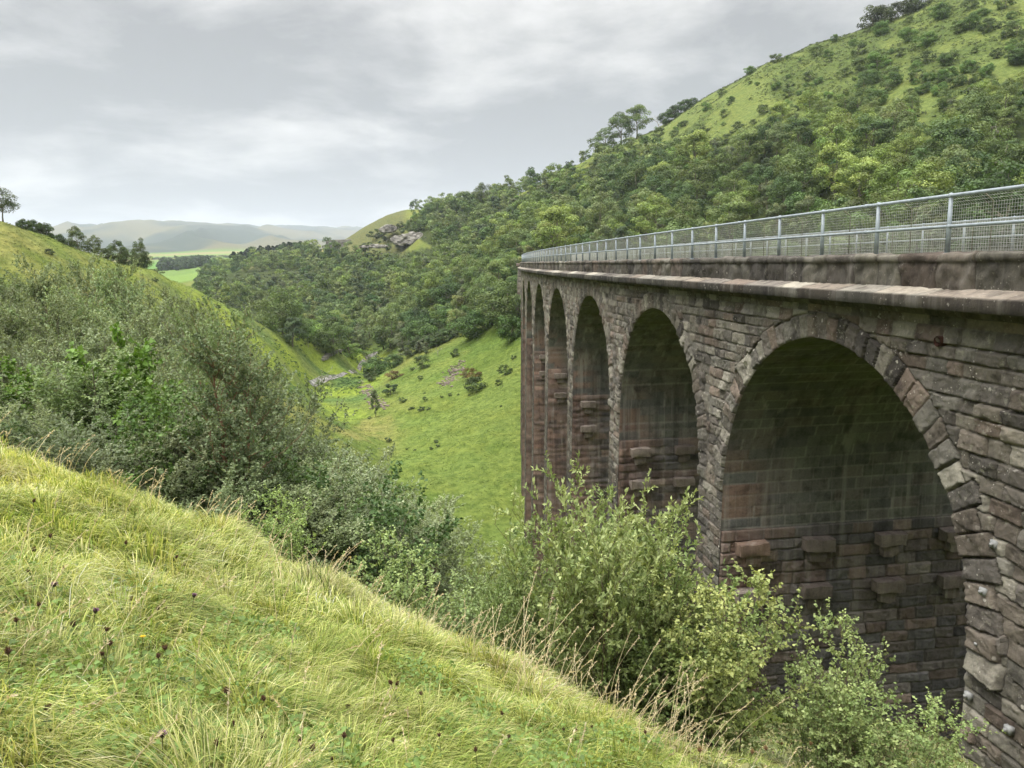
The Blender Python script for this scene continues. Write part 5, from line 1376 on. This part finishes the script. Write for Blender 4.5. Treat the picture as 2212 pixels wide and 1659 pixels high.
BR = [(105,1170),(175,1240),(285,1195),(372,1200),(103,1203),(80,1250),(72,1320),(310,1312),(338,1320),(372,1330),(200,1400),(210,1420),(255,1425),(105,1535),(20,1360),(8,1470),(590,1608),(575,1545),(625,1700-40),(690,1655),(720,1640),(855,1590),(950,1600),(1040,1640),(1065,1580),(1088,1592),(1100,1560),(1220,1575),(1235,1600),(1300,1595),(1350,1600),(1390,1590),(640,1600),(705,1625),(480,1490),(850,1485),(865,1510),(340,1440),(360,1435),(150,1350),(60,1100),(230,1290),(440,1620),(500,1580),(780,1540),(930,1520)]
for px, py in BR:
    p = bank_hit(px, py)
    if p: herb('knapweed', 'brown dead knapweed head on a short stem in the near grass', 'flower', p[0], p[1], HB, hr.uniform(.16, .26), 'dead knapweed heads in the near grass', hr.uniform(.8, 1.15))
for px, py in ((402, 1310), (175, 1355), (340, 1620), (75, 1300)):
    p = bank_hit(px, py)
    if p: herb('knapweed', 'purple knapweed flower among the brown heads in the near grass', 'flower', p[0], p[1], HP, .24, 'purple knapweed flowers in the near grass')
for q in range(62):
    px, py = hr.uniform(1480, 2020), hr.uniform(1500, 1655)
    if py < 1500 + .1 * (px - 1480): continue
    p = bank_hit(px, py + 20)
    if p:
        pu = q % 9 == 0
        herb('knapweed', 'purple knapweed flower in the weedy patch before the nearest arch' if pu else 'tan knapweed seed head in the weedy patch before the nearest arch', 'flower', p[0], p[1], HP if pu else HT, hr.uniform(.3, .5), 'purple knapweed by the arch' if pu else 'knapweed seed heads by the arch', hr.uniform(1.1, 1.5))
HY = MB(); n = 22
an = np.arange(n) * 2 * math.pi / n; A = np.stack([np.cos(an), np.sin(an), np.full(n, .22)], 1)
v, f, c = leaves(A * .011, A, np.broadcast_to(np.array([0, 0, 1.]), (n, 3)), .019, .006, np.broadcast_to(np.array([.62, .46, .03]), (n, 3))); HY.add(v, None, f, c); v, f, c = leaves(A * .005 + np.array([0, 0, .003]), A, np.broadcast_to(np.array([0, 0, 1.]), (n, 3)), .010, .004, np.broadcast_to(np.array([.7, .45, .01]), (n, 3))); HY.add(v, None, f, c)
HYM = mesh_np('flower_head', np.concatenate(HY.v), np.concatenate(HY.f3), M_LEAF, False, np.concatenate(HY.c))
p = bank_hit(300, 1395)
if p: herb('hawkbit', 'single yellow dandelion like flower in the near grass', 'flower', p[0], p[1], HYM, .2, None, .8)
# ------------------------------------------------------------------ air
hz = bpy.data.materials.new('haze'); hz.use_nodes = True; t_ = hz.node_tree; t_.nodes.clear()
oo = t_.nodes.new('ShaderNodeOutputMaterial'); pv = t_.nodes.new('ShaderNodeVolumePrincipled')
pv.inputs['Color'].default_value = (.80, .88, 1.0, 1); pv.inputs['Density'].default_value = HAZE; pv.inputs['Anisotropy'].default_value = .3
t_.links.new(pv.outputs[0], oo.inputs['Volume'])
b = MB(); x0, x1, y0, y1, z0, z1 = -11900, 11900, -11900, 11900, -420, 760
b.add([(x, y, z) for z in (z0, z1) for x, y in ((x0, y0), (x1, y0), (x1, y1), (x0, y1))], [(3, 2, 1, 0), (4, 5, 6, 7), (0, 1, 5, 4), (1, 2, 6, 5), (2, 3, 7, 6), (3, 0, 4, 7)])
hb = b.build('haze', hz, None, False); tag(hb, 'pale air that fades the distant fells', None, None, 'stuff')

# ------------------------------------------------------------------ sky, sun, air, camera
SUN_EL, SUN_AZ = math.radians(70), math.radians(-120)      # azimuth measured from +Y towards +X
W = bpy.data.worlds.new('World'); SC.world = W; W.use_nodes = True
nt = W.node_tree; nt.nodes.clear()
def wn(t, **k):
    n = nt.nodes.new(t)
    for a, b in k.items(): setattr(n, a, b)
    return n
def wl(a, b): nt.links.new(a, b)
def wmath(op, a, b=0.0):
    m = wn('ShaderNodeMath', operation=op)
    for i, q in enumerate((a, b)):
        if isinstance(q, bpy.types.NodeSocket): wl(q, m.inputs[i])
        else: m.inputs[i].default_value = q
    return m.outputs[0]
def wmr(v, a, b, c, d, typ='SMOOTHSTEP'):
    m = wn('ShaderNodeMapRange', interpolation_type=typ); wl(v, m.inputs[0])
    for i, q in enumerate((a, b, c, d)): m.inputs[1 + i].default_value = q
    return m.outputs[0]
out = wn('ShaderNodeOutputWorld'); bg = wn('ShaderNodeBackground'); wl(bg.outputs[0], out.inputs[0])
sky = wn('ShaderNodeTexSky', sky_type='NISHITA', sun_disc=False, sun_elevation=SUN_EL, sun_rotation=SUN_AZ)
sky.air_density = 1.0; sky.dust_density = 2.0; sky.ozone_density = 1.0
tc = wn('ShaderNodeTexCoord'); sep = wn('ShaderNodeSeparateXYZ'); wl(tc.outputs['Generated'], sep.inputs[0])
zc = wmath('MAXIMUM', sep.outputs[2], 0.0); den = wmath('ADD', zc, .16)
u = wmath('DIVIDE', sep.outputs[0], den); v = wmath('DIVIDE', sep.outputs[1], den)
cmb = wn('ShaderNodeCombineXYZ'); wl(u, cmb.inputs[0]); wl(v, cmb.inputs[1])
def wnoise(scale, detail, rough, off, sx=1.0, sy=1.0, dist=0.0):
    mp = wn('ShaderNodeMapping'); wl(cmb.outputs[0], mp.inputs[0]); mp.inputs[1].default_value = off; mp.inputs[3].default_value = (sx, sy, 1)
    n = wn('ShaderNodeTexNoise'); wl(mp.outputs[0], n.inputs['Vector']); n.inputs['Scale'].default_value = scale; n.inputs['Detail'].default_value = detail
    n.inputs['Roughness'].default_value = rough; n.inputs['Distortion'].default_value = dist
    return n.outputs[0]
big = wnoise(.62, 3, .5, SKYO[0], 1.0, .8)
mid = wnoise(1.5, 7, .56, SKYO[1], 1.0, .9, .35)
fin = wnoise(4.2, 6, .6, (.4, 7.7, 5.0), 1.0, 1.0)
d = wmath('ADD', wmath('ADD', wmath('MULTIPLY', big, .47), wmath('MULTIPLY', mid, .42)), wmath('MULTIPLY', fin, .14))
rmp = wn('ShaderNodeValToRGB'); wl(d, rmp.inputs[0])
stops = [(.41, (1.0, .975, .95)), (.46, (.78, .758, .74)), (.505, (.545, .53, .53)), (.55, (.36, .352, .36))]
e = rmp.color_ramp.elements
while len(e) < len(stops): e.new(.5)
for q, (p, c) in zip(e, stops): q.position = p; q.color = (*c, 1)
# brighter gaps low over the horizon
low = wmr(sep.outputs[2], .0, .13, .9, .0)
lowm = wn('ShaderNodeMix', data_type='RGBA'); lowm.inputs[7].default_value = (.92, .90, .875, 1)
wl(wmath('MULTIPLY', low, wmr(mid, .38, .60, .75, .10)), lowm.inputs[0]); wl(rmp.outputs[0], lowm.inputs[6])
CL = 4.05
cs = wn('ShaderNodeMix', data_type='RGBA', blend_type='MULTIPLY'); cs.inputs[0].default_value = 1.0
wl(lowm.outputs[2], cs.inputs[6]); zen = wmr(sep.outputs[2], .36, .75, CL, CL * 7.0)       # overcast sky brighter overhead, boosted further as added light from above the view
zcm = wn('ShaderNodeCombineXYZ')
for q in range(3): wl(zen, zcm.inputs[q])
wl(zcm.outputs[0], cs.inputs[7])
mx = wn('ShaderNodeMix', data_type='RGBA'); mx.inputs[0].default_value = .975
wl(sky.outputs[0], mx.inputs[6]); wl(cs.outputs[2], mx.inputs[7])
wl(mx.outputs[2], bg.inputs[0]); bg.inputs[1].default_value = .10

sl = bpy.data.lights.new('sun', 'SUN'); sl.energy = 1.5; sl.angle = math.radians(35); sl.color = (1.0, .955, .88)
so = bpy.data.objects.new('sun', sl); COL.objects.link(so)
dvec = Vector((math.sin(SUN_AZ) * math.cos(SUN_EL), math.cos(SUN_AZ) * math.cos(SUN_EL), math.sin(SUN_EL)))
so.rotation_euler = dvec.to_track_quat('Z', 'Y').to_euler()

cam = bpy.data.cameras.new('camera'); co = bpy.data.objects.new('camera', cam); COL.objects.link(co)
cam.sensor_width = 36; cam.lens = 36 * FOC; cam.clip_start = .05; cam.clip_end = 40000
right = np.array([1., 0, 0]); down = np.array([0, -math.sin(PITCH), -math.cos(PITCH)]); fw = np.array([0, math.cos(PITCH), -math.sin(PITCH)])
ex = math.cos(ROLL) * right - math.sin(ROLL) * down; ey = -(math.sin(ROLL) * right + math.cos(ROLL) * down); ez = -fw
co.matrix_world = Matrix(((ex[0], ey[0], ez[0], 0), (ex[1], ey[1], ez[1], 0), (ex[2], ey[2], ez[2], 0), (0, 0, 0, 1)))
SC.camera = co
SC.view_settings.view_transform = 'Standard'; SC.view_settings.look = 'None'; SC.view_settings.exposure = EXPO; SC.view_settings.gamma = 1
SC.cycles.max_bounces = 6; SC.cycles.diffuse_bounces = 2; SC.cycles.transmission_bounces = 4; SC.cycles.volume_bounces = 1
SC.cycles.transparent_max_bounces = 8
